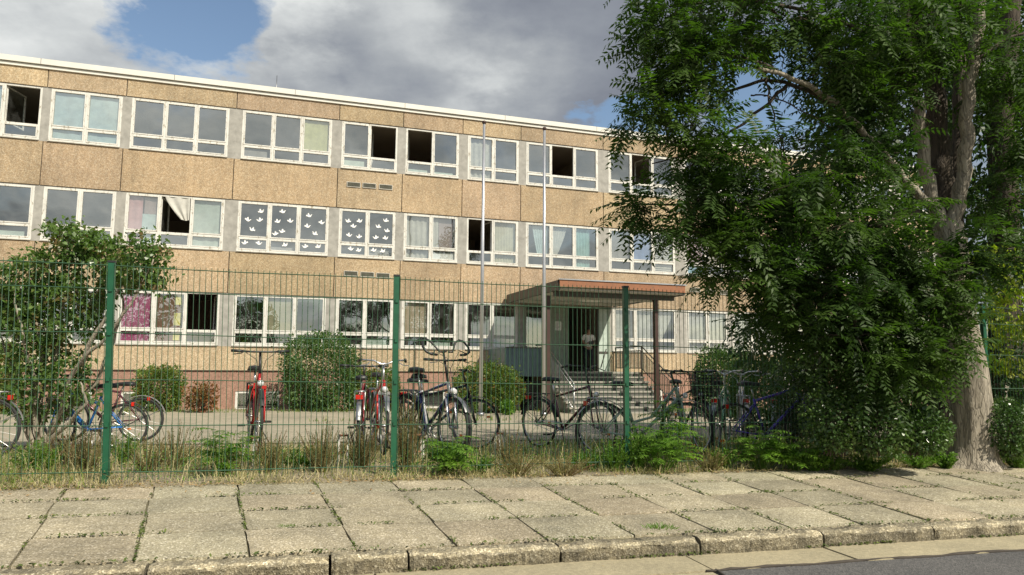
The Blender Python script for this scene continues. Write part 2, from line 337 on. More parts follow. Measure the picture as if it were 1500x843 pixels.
# kerb stones: worn blocks with eroded top edge
kb = [-9.1,-8.07,-7.04,-6.01,-4.98,-3.95,-2.93,-1.9,-.87,.16,.64,1.65,2.69,3.71,4.73,5.76,6.8,7.83,8.86,9.9,10.9,11.95]
m = MB()
for i, (a, b) in enumerate(zip(kb[:-1], kb[1:])):
    a += .008; b -= .008; k = max(3, int((b-a)/.022)); dz = random.uniform(-.006,.006); dw = random.uniform(-.006,.006)
    prof = [(4.685,-1.42),(4.690,-1.25),(4.693,-1.20),(4.698,-1.188),(4.720,-1.174),(4.76,-1.171),(4.83,-1.171),(4.842,-1.18),(4.842,-1.42)]
    V = []; 
    for j in range(k+1):
        x = a+(b-a)*j/k; e = .012 if j in (0, k) else 0
        for q, (w, h) in enumerate(prof):
            r = 0 if q in (0, 8) else 1
            jit = .007*vnoise((x*9, q*.7, i), 1.)+.006*random.uniform(-1,1)
            chip = max(0, vnoise((x*3.1, 5+i, 1), 1.)-.35)*.05 if q in (3,4) else 0
            V.append(gp(x, w+dw+(jit+chip)*r+(e if q < 5 else 0)*r, h+dz+(jit*.7-chip*.6)*r*(q > 1)-e*.5*r))
    n = len(prof); F = [(j*n+q, (j+1)*n+q, (j+1)*n+q+1, j*n+q+1) for j in range(k) for q in range(n-1)]
    F += [tuple(range(n)), tuple(k*n+q for q in range(n))[::-1]]
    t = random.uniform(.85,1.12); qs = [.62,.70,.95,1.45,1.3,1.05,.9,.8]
    for q in range(n-1):
        mm = MB(); b0_ = len(m.v) if q == 0 else b0_
        if q == 0: m.v += [tuple(map(float, p)) for p in V]
        for j in range(k):
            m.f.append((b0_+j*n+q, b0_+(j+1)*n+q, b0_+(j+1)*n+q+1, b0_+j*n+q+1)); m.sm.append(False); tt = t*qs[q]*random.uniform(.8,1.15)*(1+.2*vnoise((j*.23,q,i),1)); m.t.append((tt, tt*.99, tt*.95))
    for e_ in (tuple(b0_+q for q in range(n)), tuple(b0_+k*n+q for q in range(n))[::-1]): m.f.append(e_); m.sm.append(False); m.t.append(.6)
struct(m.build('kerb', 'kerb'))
def skew(a, w): return (-.12+.028*min(8,max(-2,a)))*(w-4.8)
# pavement slabs
m = MB(); rows = [4.865,5.49,6.07,6.64,7.17]
for r in range(4):
    off = [.0,.012,-.008,.01][r]
    a = -8.05+off
    while a < 14:
        b = a + .645
        w0, w1 = rows[r]+.005, rows[r+1]-.005; t = random.uniform(.84,1.12); wt = random.uniform(.93,1.0)
        g = .0035+random.uniform(0,.005); k = 5
        h0 = [hgt(w0)+.004+random.uniform(-.004,.006) for _ in range(2)]; h1 = [hgt(w1)+.004+random.uniform(-.004,.006) for _ in range(2)]
        if not (r == 3 and random.random() < .12 and a > 3):
            V = []
            for jj in range(k+1):
                for ii in range(k+1):
                    fx, fw = ii/k, jj/k
                    x = a+g+(b-a-2*g)*fx; w = w0+g+(w1-w0-2*g)*fw
                    ex = .004*random.uniform(-1,1) if ii in (0,k) else 0; ew = .004*random.uniform(-1,1) if jj in (0,k) else 0
                    h = (h0[0]*(1-fx)+h0[1]*fx)*(1-fw)+(h1[0]*(1-fx)+h1[1]*fx)*fw
                    if ii in (0,k) or jj in (0,k): h -= .006
                    V.append(gp(x+ex+skew(x, w), w+ew, h))
            nt_ = len(V); 
            F = [(jj*(k+1)+ii, jj*(k+1)+ii+1, (jj+1)*(k+1)+ii+1, (jj+1)*(k+1)+ii) for jj in range(k) for ii in range(k)]
            rim = [i for i in range(k+1)]+[(j+1)*(k+1)-1 for j in range(1,k+1)]+[k*(k+1)+i for i in range(k-1,-1,-1)]+[j*(k+1) for j in range(k-1,0,-1)]
            for i in rim: V.append(np.array(V[i])-np.array([0,0,.05]))
            R_ = len(rim); F += [(rim[i], nt_+i, nt_+(i+1) % R_, rim[(i+1) % R_]) for i in range(R_)]
            m.add(V, F, False, (t, t*wt, t*wt*.97))
        a = b
struct(m.build('pavement', 'slab'))
sheet('pavement_bed', 'joint_soil', [4.84,5.5,6.5,7.2], np.linspace(-16,24,20), -.018)
# ---------------------------------------------------------------- grass, moss, litter
def blades(name, n, wr, ur, hr, mat, dens=None, wid=.004, lean=.5, zf=None):
    a = RS.uniform(ur[0], ur[1], n); w = RS.uniform(wr[0], wr[1], n)
    if dens is not None:
        keep = RS.rand(n) < dens(a, w); a = a[keep]; w = w[keep]
    n = len(a); base = np.outer(a, UF)-np.outer(w, NF); base[:,2] = np.interp(w, [q for q,_ in HW], [q for _,q in HW])+SLOPE*a-.01
    h = RS.uniform(hr[0], hr[1], n)*(.7+.5*RS.rand(n)); th = RS.uniform(0, 2*pi, n); ln = RS.uniform(0, lean, n)
    d = np.stack([np.cos(th), np.sin(th), np.zeros(n)], 1); ph = RS.uniform(0, pi, n); sd = np.stack([np.cos(ph), np.sin(ph), np.zeros(n)], 1)*wid*RS.uniform(.6,1.5,(n,1))
    up = np.array([0,0,1.])
    p1 = base + d*(ln*h*.35)[:,None] + np.outer(h*.6, up); p2 = base + d*(ln*h)[:,None] + np.outer(h*(1-.3*ln), up)
    V = np.stack([base-sd, base+sd, p1+sd*.8, p1-sd*.8, p2+sd*.15, p2-sd*.15], 1).reshape(-1,3)
    k = np.arange(n)[:,None]*6; Q = np.concatenate([k+np.array([0,1,2,3]), k+np.array([3,2,4,5])])
    o = npmesh(name, V, Q, mat); o['kind'] = 'stuff'; return o
def den1(a, w):
    return np.clip(.55+.5*np.sin(a*2.1+1)*np.sin(a*.9+w*1.3)+.25*np.sin(a*5+w*4), .08, 1)*1.
tag(blades('dry_grass', 95000, (7.08,10.9), (-6.5,10), (.02,.14), 'dry', den1, .0026, 2.2), 'pale dry grass growing along both sides of the green mesh fence', 'grass', kind='stuff')
tag(blades('tall_dry_grass', 3000, (7.2,8.8), (-6,6), (.16,.42), 'dry', lambda a, w: np.clip(.4+.6*np.sin(a*3.3+.5)*np.sin(w*3), .05, 1), .0020, .9), 'taller thin seeding dry grass stalks behind the green fence wires', 'grass', kind='stuff')
tag(blades('green_grass', 17000, (7.10,11.5), (-6.5,12), (.05,.24), 'grass', lambda a, w: np.clip(.1+.8*np.sin(a*1.3+2.2)*np.sin(w*1.7+a), .03, 1)+(a > 3)*.4, .004, .8), 'green grass blades mixed into the verge below the fence', 'grass', kind='stuff')
tag(blades('courtyard_weeds', 9000, (17.5,24.6), (-12,14), (.05,.22), 'grass', lambda a, w: np.where(w > 23.3, .9, np.where((w > 18.2) & (w < 18.8) & (a > 0) & (a < 6), .8, 0)), .012, .8), 'low green weeds along cracks and the foot of the school wall', 'weeds', kind='stuff')
# moss in the joints, leaf litter along the fence
V = []; n = 0; cs = []
def litter(name, P, size, mat, flat=.3, label='', cat=''):
    n = len(P); th = RS.uniform(0, 2*pi, n); t = RS.uniform(-flat, flat, (n,2)); s = size*RS.uniform(.5,1.4,n)
    a = np.stack([np.cos(th), np.sin(th), t[:,0]], 1)*s[:,None]; b = np.stack([-np.sin(th), np.cos(th), t[:,1]], 1)*(s*.55)[:,None]
    V = np.stack([P-a, P-b*.9, P+a, P+b], 1).reshape(-1,3); Q = np.arange(4*n).reshape(-1,4)
    o = npmesh(name, V, Q, mat); tag(o, label, cat, kind='stuff'); return o
P = []
for i in range(17000):
    if random.random() < .42:
        k = random.randint(0, 34); a = -8.05+.645*k+random.gauss(0,.007); w = random.uniform(4.86,7.2); a += skew(a, w)
        if vnoise((a*3, w*2.5, k*2.1), 1) < -.12: continue
    else:
        w = random.choice([5.49,6.07,6.64,7.17,4.852,4.682])+random.gauss(0,.007); a = random.uniform(-5,9)
        if vnoise((a*2.5, w*7, 3), 1) < -.05: continue
    P.append(gp(a, w, (hgt(w) if w > 4.7 else -1.272)+.004+random.uniform(0,.016)))
litter('joint_moss', np.array(P), .011, 'moss', .8, 'green moss and tiny weeds in the joints between paving slabs', 'moss')
P = []
for i in range(4200):
    w = 7.05+abs(random.gauss(0,.13)); w = w if random.random() < .8 else random.uniform(6.6,7.5)
    a = random.uniform(-5,10.5)
    if vnoise((a*1.3, w*2, 3), 1) < -.25: continue
    P.append(gp(a, w, hgt(w)+.008+random.uniform(0,.02)))
litter('leaf_litter', np.array(P), .014, 'deadleaf', .5, 'brown dead leaves and straw littering the pavement edge', 'leaf litter')
P = [gp(random.uniform(-4,8), random.uniform(4.2,7.0), 0) for _ in range(420)]
P = np.array([[p[0], p[1], ground(p[0], p[1])+.012] for p in P if -(p@NF) > 4.9 or -(p@NF) < 4.65])
litter('fallen_crumbs', P, .006, 'deadleaf', .4, 'tiny dry leaf crumbs scattered over paving and road', 'leaf litter')
# ---------------------------------------------------------------- leaf builders
def ovals(P, D, S, wf=.5, drop=0., fold=.25):
    """leaf quads: base P, direction D, size S"""
    n = len(P); R = RS.normal(size=(n,3)); A = np.cross(D, R); A /= np.linalg.norm(A, axis=1, keepdims=True)+1e-9
    Nn = np.cross(A, D); S = S[:,None]; mid = P+D*S*.45; tip = P+D*S; tip[:,2] -= drop*S[:,0]
    V = np.stack([P, mid-A*S*wf/2+Nn*S*fold*.3, tip, mid+A*S*wf/2+Nn*S*fold*.3], 1).reshape(-1,3)
    return V, np.arange(4*n).reshape(-1,4)
def inblob(c, r, n, shell=.35):
    d = RS.normal(size=(n,3)); d /= np.linalg.norm(d, axis=1, keepdims=True)
    rr = (shell + (1-shell)*RS.rand(n))**(.6); return np.array(c)+d*rr[:,None]*np.array(r), d
def unit(v): return v/(np.linalg.norm(v, axis=-1, keepdims=True)+1e-9)
def pinnate(O, D, Lh, pairs=7, lw=.34, ll=.26, droop=.35, ldroop=.35):
    """compound leaves: origins O, directions D, lengths Lh"""
    n = len(O); up = np.array([0,0,1.]); S = unit(np.cross(D, up)+RS.normal(size=(n,3))*.15); VV = []; 
    Dn = D
    for k in range(pairs):
        t = .16+.84*k/(pairs-1) if pairs > 1 else 1
        p = O + Dn*(Lh*t)[:,None]; p[:,2] -= droop*Lh*t*t
        tang = Dn.copy(); tang[:,2] -= 2*droop*t; tang = unit(tang)
        sc = (1.15-.6*abs(t-.45))*ll*Lh
        for sg in (-1,1):
            d = unit(S*sg*.9+tang*.45+RS.normal(size=(n,3))*.13-np.array([0,0,1.])*ldroop*RS.uniform(.4,1.5,(n,1)))
            A = unit(np.cross(d, np.cross(d, tang)*1+RS.normal(size=(n,3))*.25)); A = unit(np.cross(d, np.cross(tang, d))*0+unit(tang-d*np.sum(tang*d,1,keepdims=True)))
            l = (sc*RS.uniform(.8,1.15,n))[:,None]
            mid = p+d*l*.42; tip = p+d*l; tip[:,2] -= .10*l[:,0]
            VV.append(np.stack([p, mid-A*l*lw/2, tip, mid+A*l*lw/2], 1))
    # rachis
    q0 = O; q1 = O+Dn*(Lh*.55)[:,None]; q1[:,2] -= droop*Lh*.3; q2 = O+Dn*Lh[:,None]; q2[:,2] -= droop*Lh
    wv = np.array([0,0,1.])*.003
    VV.append(np.stack([q0-wv, q1-wv, q1+wv, q0+wv], 1)); VV.append(np.stack([q1-wv, q2, q2+wv, q1+wv], 1))
    V = np.concatenate(VV).reshape(-1,3); return V, np.arange(len(V)).reshape(-1,4)
def cluster(tips, outd, per, Lr, pairs=7, **k):
    """rosette of compound leaves round each twig tip"""
    O = np.repeat(tips, per, 0)+RS.normal(size=(len(tips)*per,3))*.04; od = np.repeat(outd, per, 0)
    D = unit(od*.55+RS.normal(size=od.shape)*.75+np.array([0,0,.05])); Lh = RS.uniform(Lr[0], Lr[1], len(O))
    return pinnate(O, D, Lh, pairs, **k)
def limb(mb, pts, r0, r1, n=8, sub=5, wig=.03):
    pts = [np.array(p) for p in pts]; out = []; 
    for i in range(len(pts)-1):
        p0 = pts[max(i-1,0)]; p1 = pts[i]; p2 = pts[i+1]; p3 = pts[min(i+2,len(pts)-1)]
        for j in range(sub):
            t = j/sub; out.append(.5*((2*p1)+(-p0+p2)*t+(2*p0-5*p1+4*p2-p3)*t*t+(-p0+3*p1-3*p2+p3)*t**3))
    out.append(pts[-1]); k = len(out)
    out = [o+(np.array([vnoise((i*1.1,1,0),.9), vnoise((i*.9,5,2),1.), 0])*wig if 0 < i < k-1 else 0) for i, o in enumerate(out)]
    rs = [r0*(1-i/(k-1))+r1*i/(k-1) for i in range(k)]
    rs = [r*(1+.06*vnoise((i,3,1),1.9)) for i, r in enumerate(rs)]
    mb.tube(out, rs, n); return out
# ---------------------------------------------------------------- school building
B = empty('school_building', 'long three storey school block with tan pebble panels, peeling white windows and white roof edge', 'school building', fp(8,0,-1.5))
_bl = np.array(B.location)
_mesh = MB.mesh
def bpart(mb, name, mat, parent=None, **k):
    """part of the building; geometry given in world space, parented to B (or to a part of it)"""
    if parent is None or parent is B:
        mb.v = [tuple(np.array(p)-_bl) for p in mb.v]; return mb.build(name, mat, B, **k)
    mb.v = [tuple(np.array(p)-_bl) for p in mb.v]; return mb.build(name, mat, parent, **k)
J = [-20.5,-16.9,-13.3,-9.67,-7.28,-4.95,-1.45,2.11,4.49,6.82,9.22,12.84,16.42,18.82,21.2,24.8,28.4,32.]
m = MB(); bk = MB()
def tn(): t = random.uniform(.88,1.08); return (t, t*random.uniform(.98,1.02), t*random.uniform(.95,1.03))
for a, b in zip(J[:-1], J[1:]):
    for z0, z1 in ((9.035,9.62),(5.745,7.195),(2.455,3.895)):
        d = random.uniform(-.004,.004)
        m = MB(); m.fbox(a+.014, b-.014, -.20, d, z0, z1, tn()); bpart(m, 'wall_panel', 'facade')
    pass
m = MB(); m.fbox(J[0], 9.42, -.20, -.004, -.205, .615, (1.06,1.08,1.08)); bpart(m, 'lower_wall', 'facade'); m = MB(); m.fbox(13.12, J[-1], -.20, -.004, -.205, .615, (1.06,1.08,1.08))
bk.fbox(J[0], J[-1], -.19, -.045, 9.03, 9.625); bk.fbox(J[0], J[-1], -.19, -.045, 5.742, 7.198); bk.fbox(J[0], J[-1], -.19, -.045, 2.452, 3.898)
bpart(m, 'lower_wall', 'facade'); bpart(bk, 'joint_backing', 'joint')
# plinth with basement openings
bw = []
for x0, x1 in ((100,134),(176,216),(344,409)):
    bw.append((fac(x0,590)[0], fac(x1,590)[0]))
bw += [(5.0,6.3),(14.2,15.5),(17.2,18.5),(-10.6,-9.2)]
bw.sort(); m = MB(); x = J[0]
for a, b in bw+[(J[-1],J[-1])]:
    m.fbox(x, a, -.20, -.035, -1.75, -.212); 
    if b > a: m.fbox(a, b, -.20, -.036, -1.75, -1.56); m.fbox(a, b, -.20, -.036, -.90, -.212)
    x = b
bpart(m, 'plinth', 'plinth')
m = MB(); m.fbox(J[0],J[-1],-.12,.012,-.215,-.195); bpart(m, 'plinth_ledge', 'joint')
m = MB(); m.fbox(J[0]-.1,J[-1]+.1,-.3,.05,9.625,9.725); m.fbox(J[0]-.15,J[-1]+.15,-.35,.11,9.745,9.93)
rp = bpart(m, 'roof_edge', 'fascia')
m = MB(); m.fbox(J[0]-.1,J[-1]+.1,-.3,.035,9.722,9.748)
for a in np.arange(-19.5,31,4.0): m.fbox(a, a+.012, -.05, .1125, 9.75, 9.932)
bpart(m, 'roof_edge_gap', 'joint', rp)
m = MB(); m.fbox(J[0],J[-1],-12,-.25,9.55,9.80); bpart(m, 'roof', 'roof')
for x, y, h in ((405,128,1.25),(747,166,.8)):
    a, z = fac(x, y, -2); m = MB(); m.tube([fp(a,-2,9.8), fp(a,-2,9.95+h*1.0)], .014, 6); m.fbox(a-.05,a+.05,-2.05,-1.95,9.8,9.87); bpart(m, 'lightning_rod', 'steel')
a, z = fac(374,122,-1.2); m = MB(); m.tube([fp(a,-1.2,9.8), fp(a,-1.2,10.14)], .08, 8); m.tube([fp(a,-1.2,10.14), fp(a,-1.2,10.18)], .14, 8); bpart(m, 'roof_vent_pipe', 'dark')
# shell and rooms
m = MB()
m.fbox(J[0]-.25,J[0],-12,-.2,-1.75,9.62); m.fbox(J[-1],J[-1]+.25,-12,-.2,-1.75,9.62); m.fbox(J[0],J[-1],-12,-11.8,-1.75,9.62)
bpart(m, 'outer_wall', 'facade')
m = MB()
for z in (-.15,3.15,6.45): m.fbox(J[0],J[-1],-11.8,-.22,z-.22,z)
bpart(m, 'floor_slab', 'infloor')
m = MB(); m.fbox(J[0],J[-1],-6.6,-6.5,-.15,9.5)
for a in (-13.3,-4.95,2.11,6.82,9.22,12.84,18.82,24.8): m.fbox(a-.06,a+.06,-6.5,-.24,-.149,9.5)
m.fbox(J[0],J[-1],-11.8,-.22,2.72,2.92); m.fbox(J[0],J[-1],-11.8,-.22,6.02,6.22); m.fbox(J[0],J[-1],-11.8,-.22,9.32,9.54)
bpart(m, 'interior_wall', 'inwall')
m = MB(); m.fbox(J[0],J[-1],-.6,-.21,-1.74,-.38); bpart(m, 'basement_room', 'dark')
# windows -----------------------------------------------------------------
ZR = {3:(7.24,9.02), 2:(3.94,5.73), 1:(.655,2.445)}
pier = []
def curtain(mb, u0, u1, z0, z1, e=-.17, amp=.018, per=9., taper=None, thick=0):
    k = max(6, int((u1-u0)*36)); kz = 7; V = []
    for j in range(kz):
        tz = j/(kz-1); z = z1+(z0-z1)*tz
        for i in range(k+1):
            t = i/k; a, b = u0, u1
            if taper: a = u0+(taper[0]-u0)*tz**1.3; b = u1+(taper[1]-u1)*tz**1.3
            x = a+(b-a)*t; V.append(fp(x, e+amp*sin(t*(u1-u0)*per*2*pi+.6*sin(tz*3+t*5))*(.5+.5*tz), z+.012*sin(t*9)*tz))
    mb.add(V, [(j*(k+1)+i, (j+1)*(k+1)+i, (j+1)*(k+1)+i+1, j*(k+1)+i+1) for j in range(kz-1) for i in range(k)], True)
def dove(mb, u, z, s, flip, rot):
    P = [(-1,.35),(-.8,.5),(-.62,.42),(-.45,.15),(-.15,.1),(.05,.75),(.25,.95),(.3,.6),(.5,.75),(.45,.3),(.6,.15),(1.05,.3),(.95,.05),(1.05,-.2),(.55,-.25),(.2,-.5),(-.3,-.5),(-.65,-.2),(-.75,.2),(-.85,.25)]
    V = []
    for x, y in P:
        x *= flip; X = x*cos(rot)-y*sin(rot); Y = x*sin(rot)+y*cos(rot); V.append(fp(u+X*s, 0, z+Y*s))
    F = MB(); n = len(P); back = [np.array(v)+N*(-.051) for v in V]; fr = [np.array(v)+N*(-.049) for v in V]
    mb.add(fr+back, [tuple(range(n)), tuple(range(n, 2*n))[::-1]]+[(i, (i+1) % n, n+(i+1) % n, n+i) for i in range(n)])
def window(row, u0, u1, n, codes, label=None):
    z0, z1 = ZR[row]; zt = z0+.49
    m = MB(); fw = .065
    m.fbox(u0, u0+fw, -.13, -.035, z0, z1); m.fbox(u1-fw, u1, -.13, -.035, z0, z1)
    m.fbox(u0+fw, u1-fw, -.13, -.036, z1-.06, z1); m.fbox(u0+fw, u1-fw, -.13, -.036, z0, z0+.06)
    sp = [u0+fw+(u1-u0-2*fw)*i/n for i in range(n+1)]; mu = .035
    for i in range(1, n): m.fbox(sp[i]-mu, sp[i]+mu, -.13, -.037, z0+.06, z1-.06)
    sash = []; g = MB(); extra = []
    for i in range(n):
        a = sp[i]+(mu if i else 0); b = sp[i+1]-(mu if i < n-1 else 0); sw = .042; c = codes[i]
        m.fbox(a, b, -.125, -.040, zt-.03, zt+.02)
        def sashbox(a, b, q0, q1):
            m.fbox(a+.004, a+sw, -.11, -.025, q0, q1); m.fbox(b-sw, b-.004, -.11, -.025, q0, q1)
            m.fbox(a+sw, b-sw, -.11, -.026, q1-.04, q1-.003); m.fbox(a+sw, b-sw, -.11, -.026, q0+.003, q0+.04)
        sashbox(a, b, z0+.06, zt-.03)
        g.add([fp(a+sw,-.07,z0+.09),fp(b-sw,-.07,z0+.09),fp(b-sw,-.07,zt-.06),fp(a+sw,-.07,zt-.06)],[(0,1,2,3)])
        if c == 'o':
            h = a if random.random() < .5 else b; an = random.uniform(1.25,1.5)*(1 if h == a else -1); w = b-a-.01
            pa = np.array(fp(h, -.12, 0)); d = (U*cos(an) - N*abs(sin(an))) if h == a else (-U*cos(an) - N*abs(sin(an)))
            nn_ = np.cross(d, Z)
            def sbx(mb, s0, s1, q0, q1, th):
                P = [pa+d*s+nn_*t+Z*q for q in (q0,q1) for s, t in ((s0,-th),(s1,-th),(s1,th),(s0,th))]; mb.hexa(P)
            sbx(m,0,.045,zt+.03,z1-.07,.022); sbx(m,w-.045,w,zt+.03,z1-.07,.022); sbx(m,.045,w-.045,zt+.03,zt+.075,.021); sbx(m,.045,w-.045,z1-.115,z1-.07,.021)
            sbx(g,.045,w-.045,zt+.07,z1-.11,.003)
        else:
            sashbox(a, b, zt+.02, z1-.06); g.add([fp(a+sw,-.07,zt+.055),fp(b-sw,-.07,zt+.055),fp(b-sw,-.07,z1-.10),fp(a+sw,-.07,z1-.10)],[(0,1,2,3)])
        extra.append((c, a+sw, b-sw))
    f = bpart(m, 'window', 'white')
    if label: f['label'] = label
    bpart(g, 'pane', 'glass', f)
    for c, a, b in extra:
        m = MB(); A, Bz = a-.02, b+.02; t, q = z1-.05, z0+.05; w = b-a
        if c == 'w': curtain(m, A, Bz, q, t, -.12, .008, 2.3); bpart(m, 'curtain', 'c_ice', f)
        elif c == 'W': curtain(m, A, Bz, q+.05, t, -.14, .012, 3); bpart(m, 'curtain', 'mint', f)
        elif c == 'c': curtain(m, A, Bz, q, t); bpart(m, 'curtain', 'c_cream', f)
        elif c == 'C': curtain(m, A, Bz, q, t, -.17, .03, 5); bpart(m, 'curtain', 'c_white', f)
        elif c == 'h':   # half width curtain
            curtain(m, A, A+w*.72, q, t, -.17, .02, 7); bpart(m, 'curtain', 'c_white', f)
        elif c == 'D':   # hanging loose corner
            curtain(m, A, Bz, z0+.7, t, -.17, .02, 4, taper=(A+w*.75, Bz)); bpart(m, 'curtain', 'c_white', f)
        elif c == 'L': curtain(m, A+.25*w, A+w*1.0, zt+.02, t, -.17, .02, 9, taper=(A+.5*w, A+w*.95)); bpart(m, 'curtain', 'c_ice', f)
        elif c == 'l': curtain(m, A+.1*w, A+w*.8, zt+.02, t, -.17, .02, 9, taper=(A+.05*w, A+w*.28)); bpart(m, 'curtain', 'c_white', f)
        elif c == 'R': curtain(m, A, Bz, zt, t, -.17, .02, 6, taper=(A, A+w*.35)); bpart(m, 'curtain', 'c_white', f)
        elif c == 't': curtain(m, A, A+w*.75, q, t, -.17, .02, 8); bpart(m, 'curtain', 'c_turq', f)
        elif c == 'y': curtain(m, A, Bz, zt+.03, t, -.13, .010, 4); bpart(m, 'curtain', 'c_yellow', f)
        elif c == 'p':
            curtain(m, A, A+w*.5, q, t, -.15, .01, 5); bpart(m, 'curtain', 'c_pink', f)
            m = MB(); curtain(m, A+w*.55, Bz, z0+1.1, t, -.15, .02, 3); bpart(m, 'curtain', 'c_mauve', f)
            m = MB(); curtain(m, A+w*.5, Bz, q, z0+1.1, -.13, .008, 2); bpart(m, 'paper_sheet', 'c_ice', f)
        elif c == 'M': curtain(m, A, Bz, q, t, -.13, .008, 2); bpart(m, 'curtain', 'c_magenta', f)
        elif c == 'r':
            m.fbox(A, Bz, -.16, -.13, q, t); bpart(m, 'board', 'c_brown', f)
            for k, z in enumerate((zt+.85, zt+.15, z0+.14)):
                m = MB(); m.fbox(A+w*.68, A+w*.92, -.125, -.118, z, z+(.42 if k < 2 else .26)); bpart(m, 'paper_note', 'note', f)
        elif c == 'b': m.fbox(A, Bz, -.15, -.145, zt, t); bpart(m, 'roller_blind', 'c_blind', f)
        elif c == 'B': m.fbox(A, Bz, -.15, -.145, zt, t); bpart(m, 'roller_blind', 'c_olive', f)
        elif c == 'm':
            curtain(m, A, A+w*.3, q, t, -.17, .02, 7); bpart(m, 'curtain', 'c_white', f)
            m = MB(); m.fbox(A+w*.32, Bz, -.2, -.19, zt+.02, t-.05); bpart(m, 'board', 'c_mauve', f)
            m = MB(); m.fbox(A, Bz, -.13, -.12, z0+.06, zt-.12); bpart(m, 'paper_sheet', 'paper', f)
        elif c == 'G': curtain(m, A, Bz, zt, t, -.15, .02, 3); bpart(m, 'curtain', 'c_gauze', f)
        elif c == 'u': curtain(m, A, Bz, zt, t, -.13, .01, 3); bpart(m, 'curtain', 'c_blue', f)
        elif c == 'k':
            for z in np.arange(q+.02, t, .085): m.fbox(A, A+w*1.0, -.16, -.13, z, z+.055)
            bpart(m, 'slatted_blind', 'c_white', f)
        elif c == 's':
            curtain(m, A, Bz, zt, t, -.14, .01, 3); bpart(m, 'curtain', 'c_pink', f); m = MB(); m.fbox(A, Bz, -.12, -.11, z0+.06, zt-.05); bpart(m, 'board', 'c_sky', f)
        elif c == 'P': m.fbox(A, A+w*.35, -.14, -.13, q, zt+.45); bpart(m, 'paper_sheet', 'paper', f)
        elif c == 'o' and label and 'draped' in label:
            curtain(m, A+w*.1, Bz, z0+.95, t, -.05, .03, 3, taper=(A+w*.75, Bz)); bpart(m, 'curtain', 'c_white', f)
        if c in 'og' and random.random() < .35:
            m = MB(); m.fbox(A+.02, A+w*.9, -.12, -.11, z0+.06, z0+.06+random.uniform(.1,.3)); bpart(m, 'paper_sheet', 'mint' if random.random() < .5 else 'c_gauze', f)
    pier.append((row, u0, u1)); return f
WB = [(-20.3,-17.1,3),(-16.7,-13.5,3),(-13.05,-9.93,3),(-9.52,-7.41,2),(-7.16,-5.055,2),(-4.77,-1.68,3),(-1.24,1.86,3),(2.22,4.28,2),(4.60,6.68,2),(7.04,9.14,2),(9.46,12.62,3),(13.10,16.2,3),(16.70,18.75,2),(19.0,21.0,2),(21.45,24.55,3),(25.05,28.15,3),(28.65,31.75,3)]
C3 = {3:'wo',4:'ww',5:'ggg',6:'ggy',7:'go',8:'og',9:'Cg',10:'gog',11:'gog',12:'gC',0:'gCg',1:'ggg',2:'gcg',13:'gg',14:'ggg',15:'gCg',16:'ggg'}
C2 = {3:'gg',4:'gg',5:'poW',6:'ggg',7:'gg',8:'Cm',9:'oc',10:'Llt',11:'Guk',12:'sb',0:'ggg',1:'cgg',2:'ggg',13:'gg',14:'gcg',15:'ggg',16:'ggg'}
C1 = {3:'gg',4:'Pg',5:'Mro',6:'gBg',7:'gg',8:'bg',9:'gg',11:'CCR',12:'CC',0:'ggg',1:'bgg',2:'gcg',13:'Cg',14:'gcg',15:'ggg',16:'ggg'}
lab = {(2,6):'middle window with white paper doves on three panes',(2,7):'window with white paper doves on two panes',(3,4):'window papered over in pale ice blue',(2,5):'window with pink cloth, one open pane with a draped curtain',(1,5):'window with magenta cloth, brown board with yellow notes and an open pane',(2,10):'window with gathered turquoise and white curtains'}
WIN = {}
for row, CC in ((3,C3),(2,C2),(1,C1)):
    for i, (a, b, n) in enumerate(WB):
        if row == 1 and i == 10: continue
        if row == 1 and i == 11: a = 13.26
        WIN[row,i] = window(row, a, b, n, CC.get(i,'ggg')[:n], lab.get((row,i)))
DV = {6:[(222,168),(140,220),(212,222),(165,280),(120,362),(208,365),(355,170),(325,230),(402,228),(350,292),(308,307),(370,375),(518,195),(595,238),(508,260),(552,305),(492,385),(575,385)],
      7:[(757,228),(830,228),(792,260),(765,315),(825,325),(775,400),(825,408),(990,225),(943,262),(997,288),(928,330),(990,333),(917,408),(973,413)]}
for i, L_ in DV.items():
    for x, y in L_:
        u, z = fac(330+x/4.214, 270+y/4.214, -.05); m = MB(); dove(m, u, z, .108, random.choice((-1,1)), random.uniform(-.35,.35)); bpart(m, 'paper_dove', 'paper', WIN[2,i])
# piers between windows and sills
for row in (3,2,1):
    z0, z1 = ZR[row]; ws = sorted((a, b) for r, a, b in pier if r == row); x = J[0]
    for a, b in ws+[(J[-1], J[-1])]:
        if row == 1 and x < 9.3 < a:
            m = MB(); m.fbox(x, 9.42, -.2, -.032, z0-.03, z1+.005); bpart(m, 'concrete_pier', 'pier'); m = MB(); m.fbox(13.12, a, -.2, -.032, z0-.03, z1+.005); bpart(m, 'concrete_pier', 'pier')
        elif a > x+.02: m = MB(); m.fbox(x+.003, a-.003, -.2, -.03, z0-.035, z1+.006); bpart(m, 'concrete_pier', 'pier')
        x = b
    for a, b in ws: m = MB(); m.fbox(a+.002, b-.002, -.16, .045, z0-.035, z0-.008); bpart(m, 'window_sill', 'sill')
m = MB(); m.fbox(13.13, 31.9, -.15,-.02, .615,.622); 
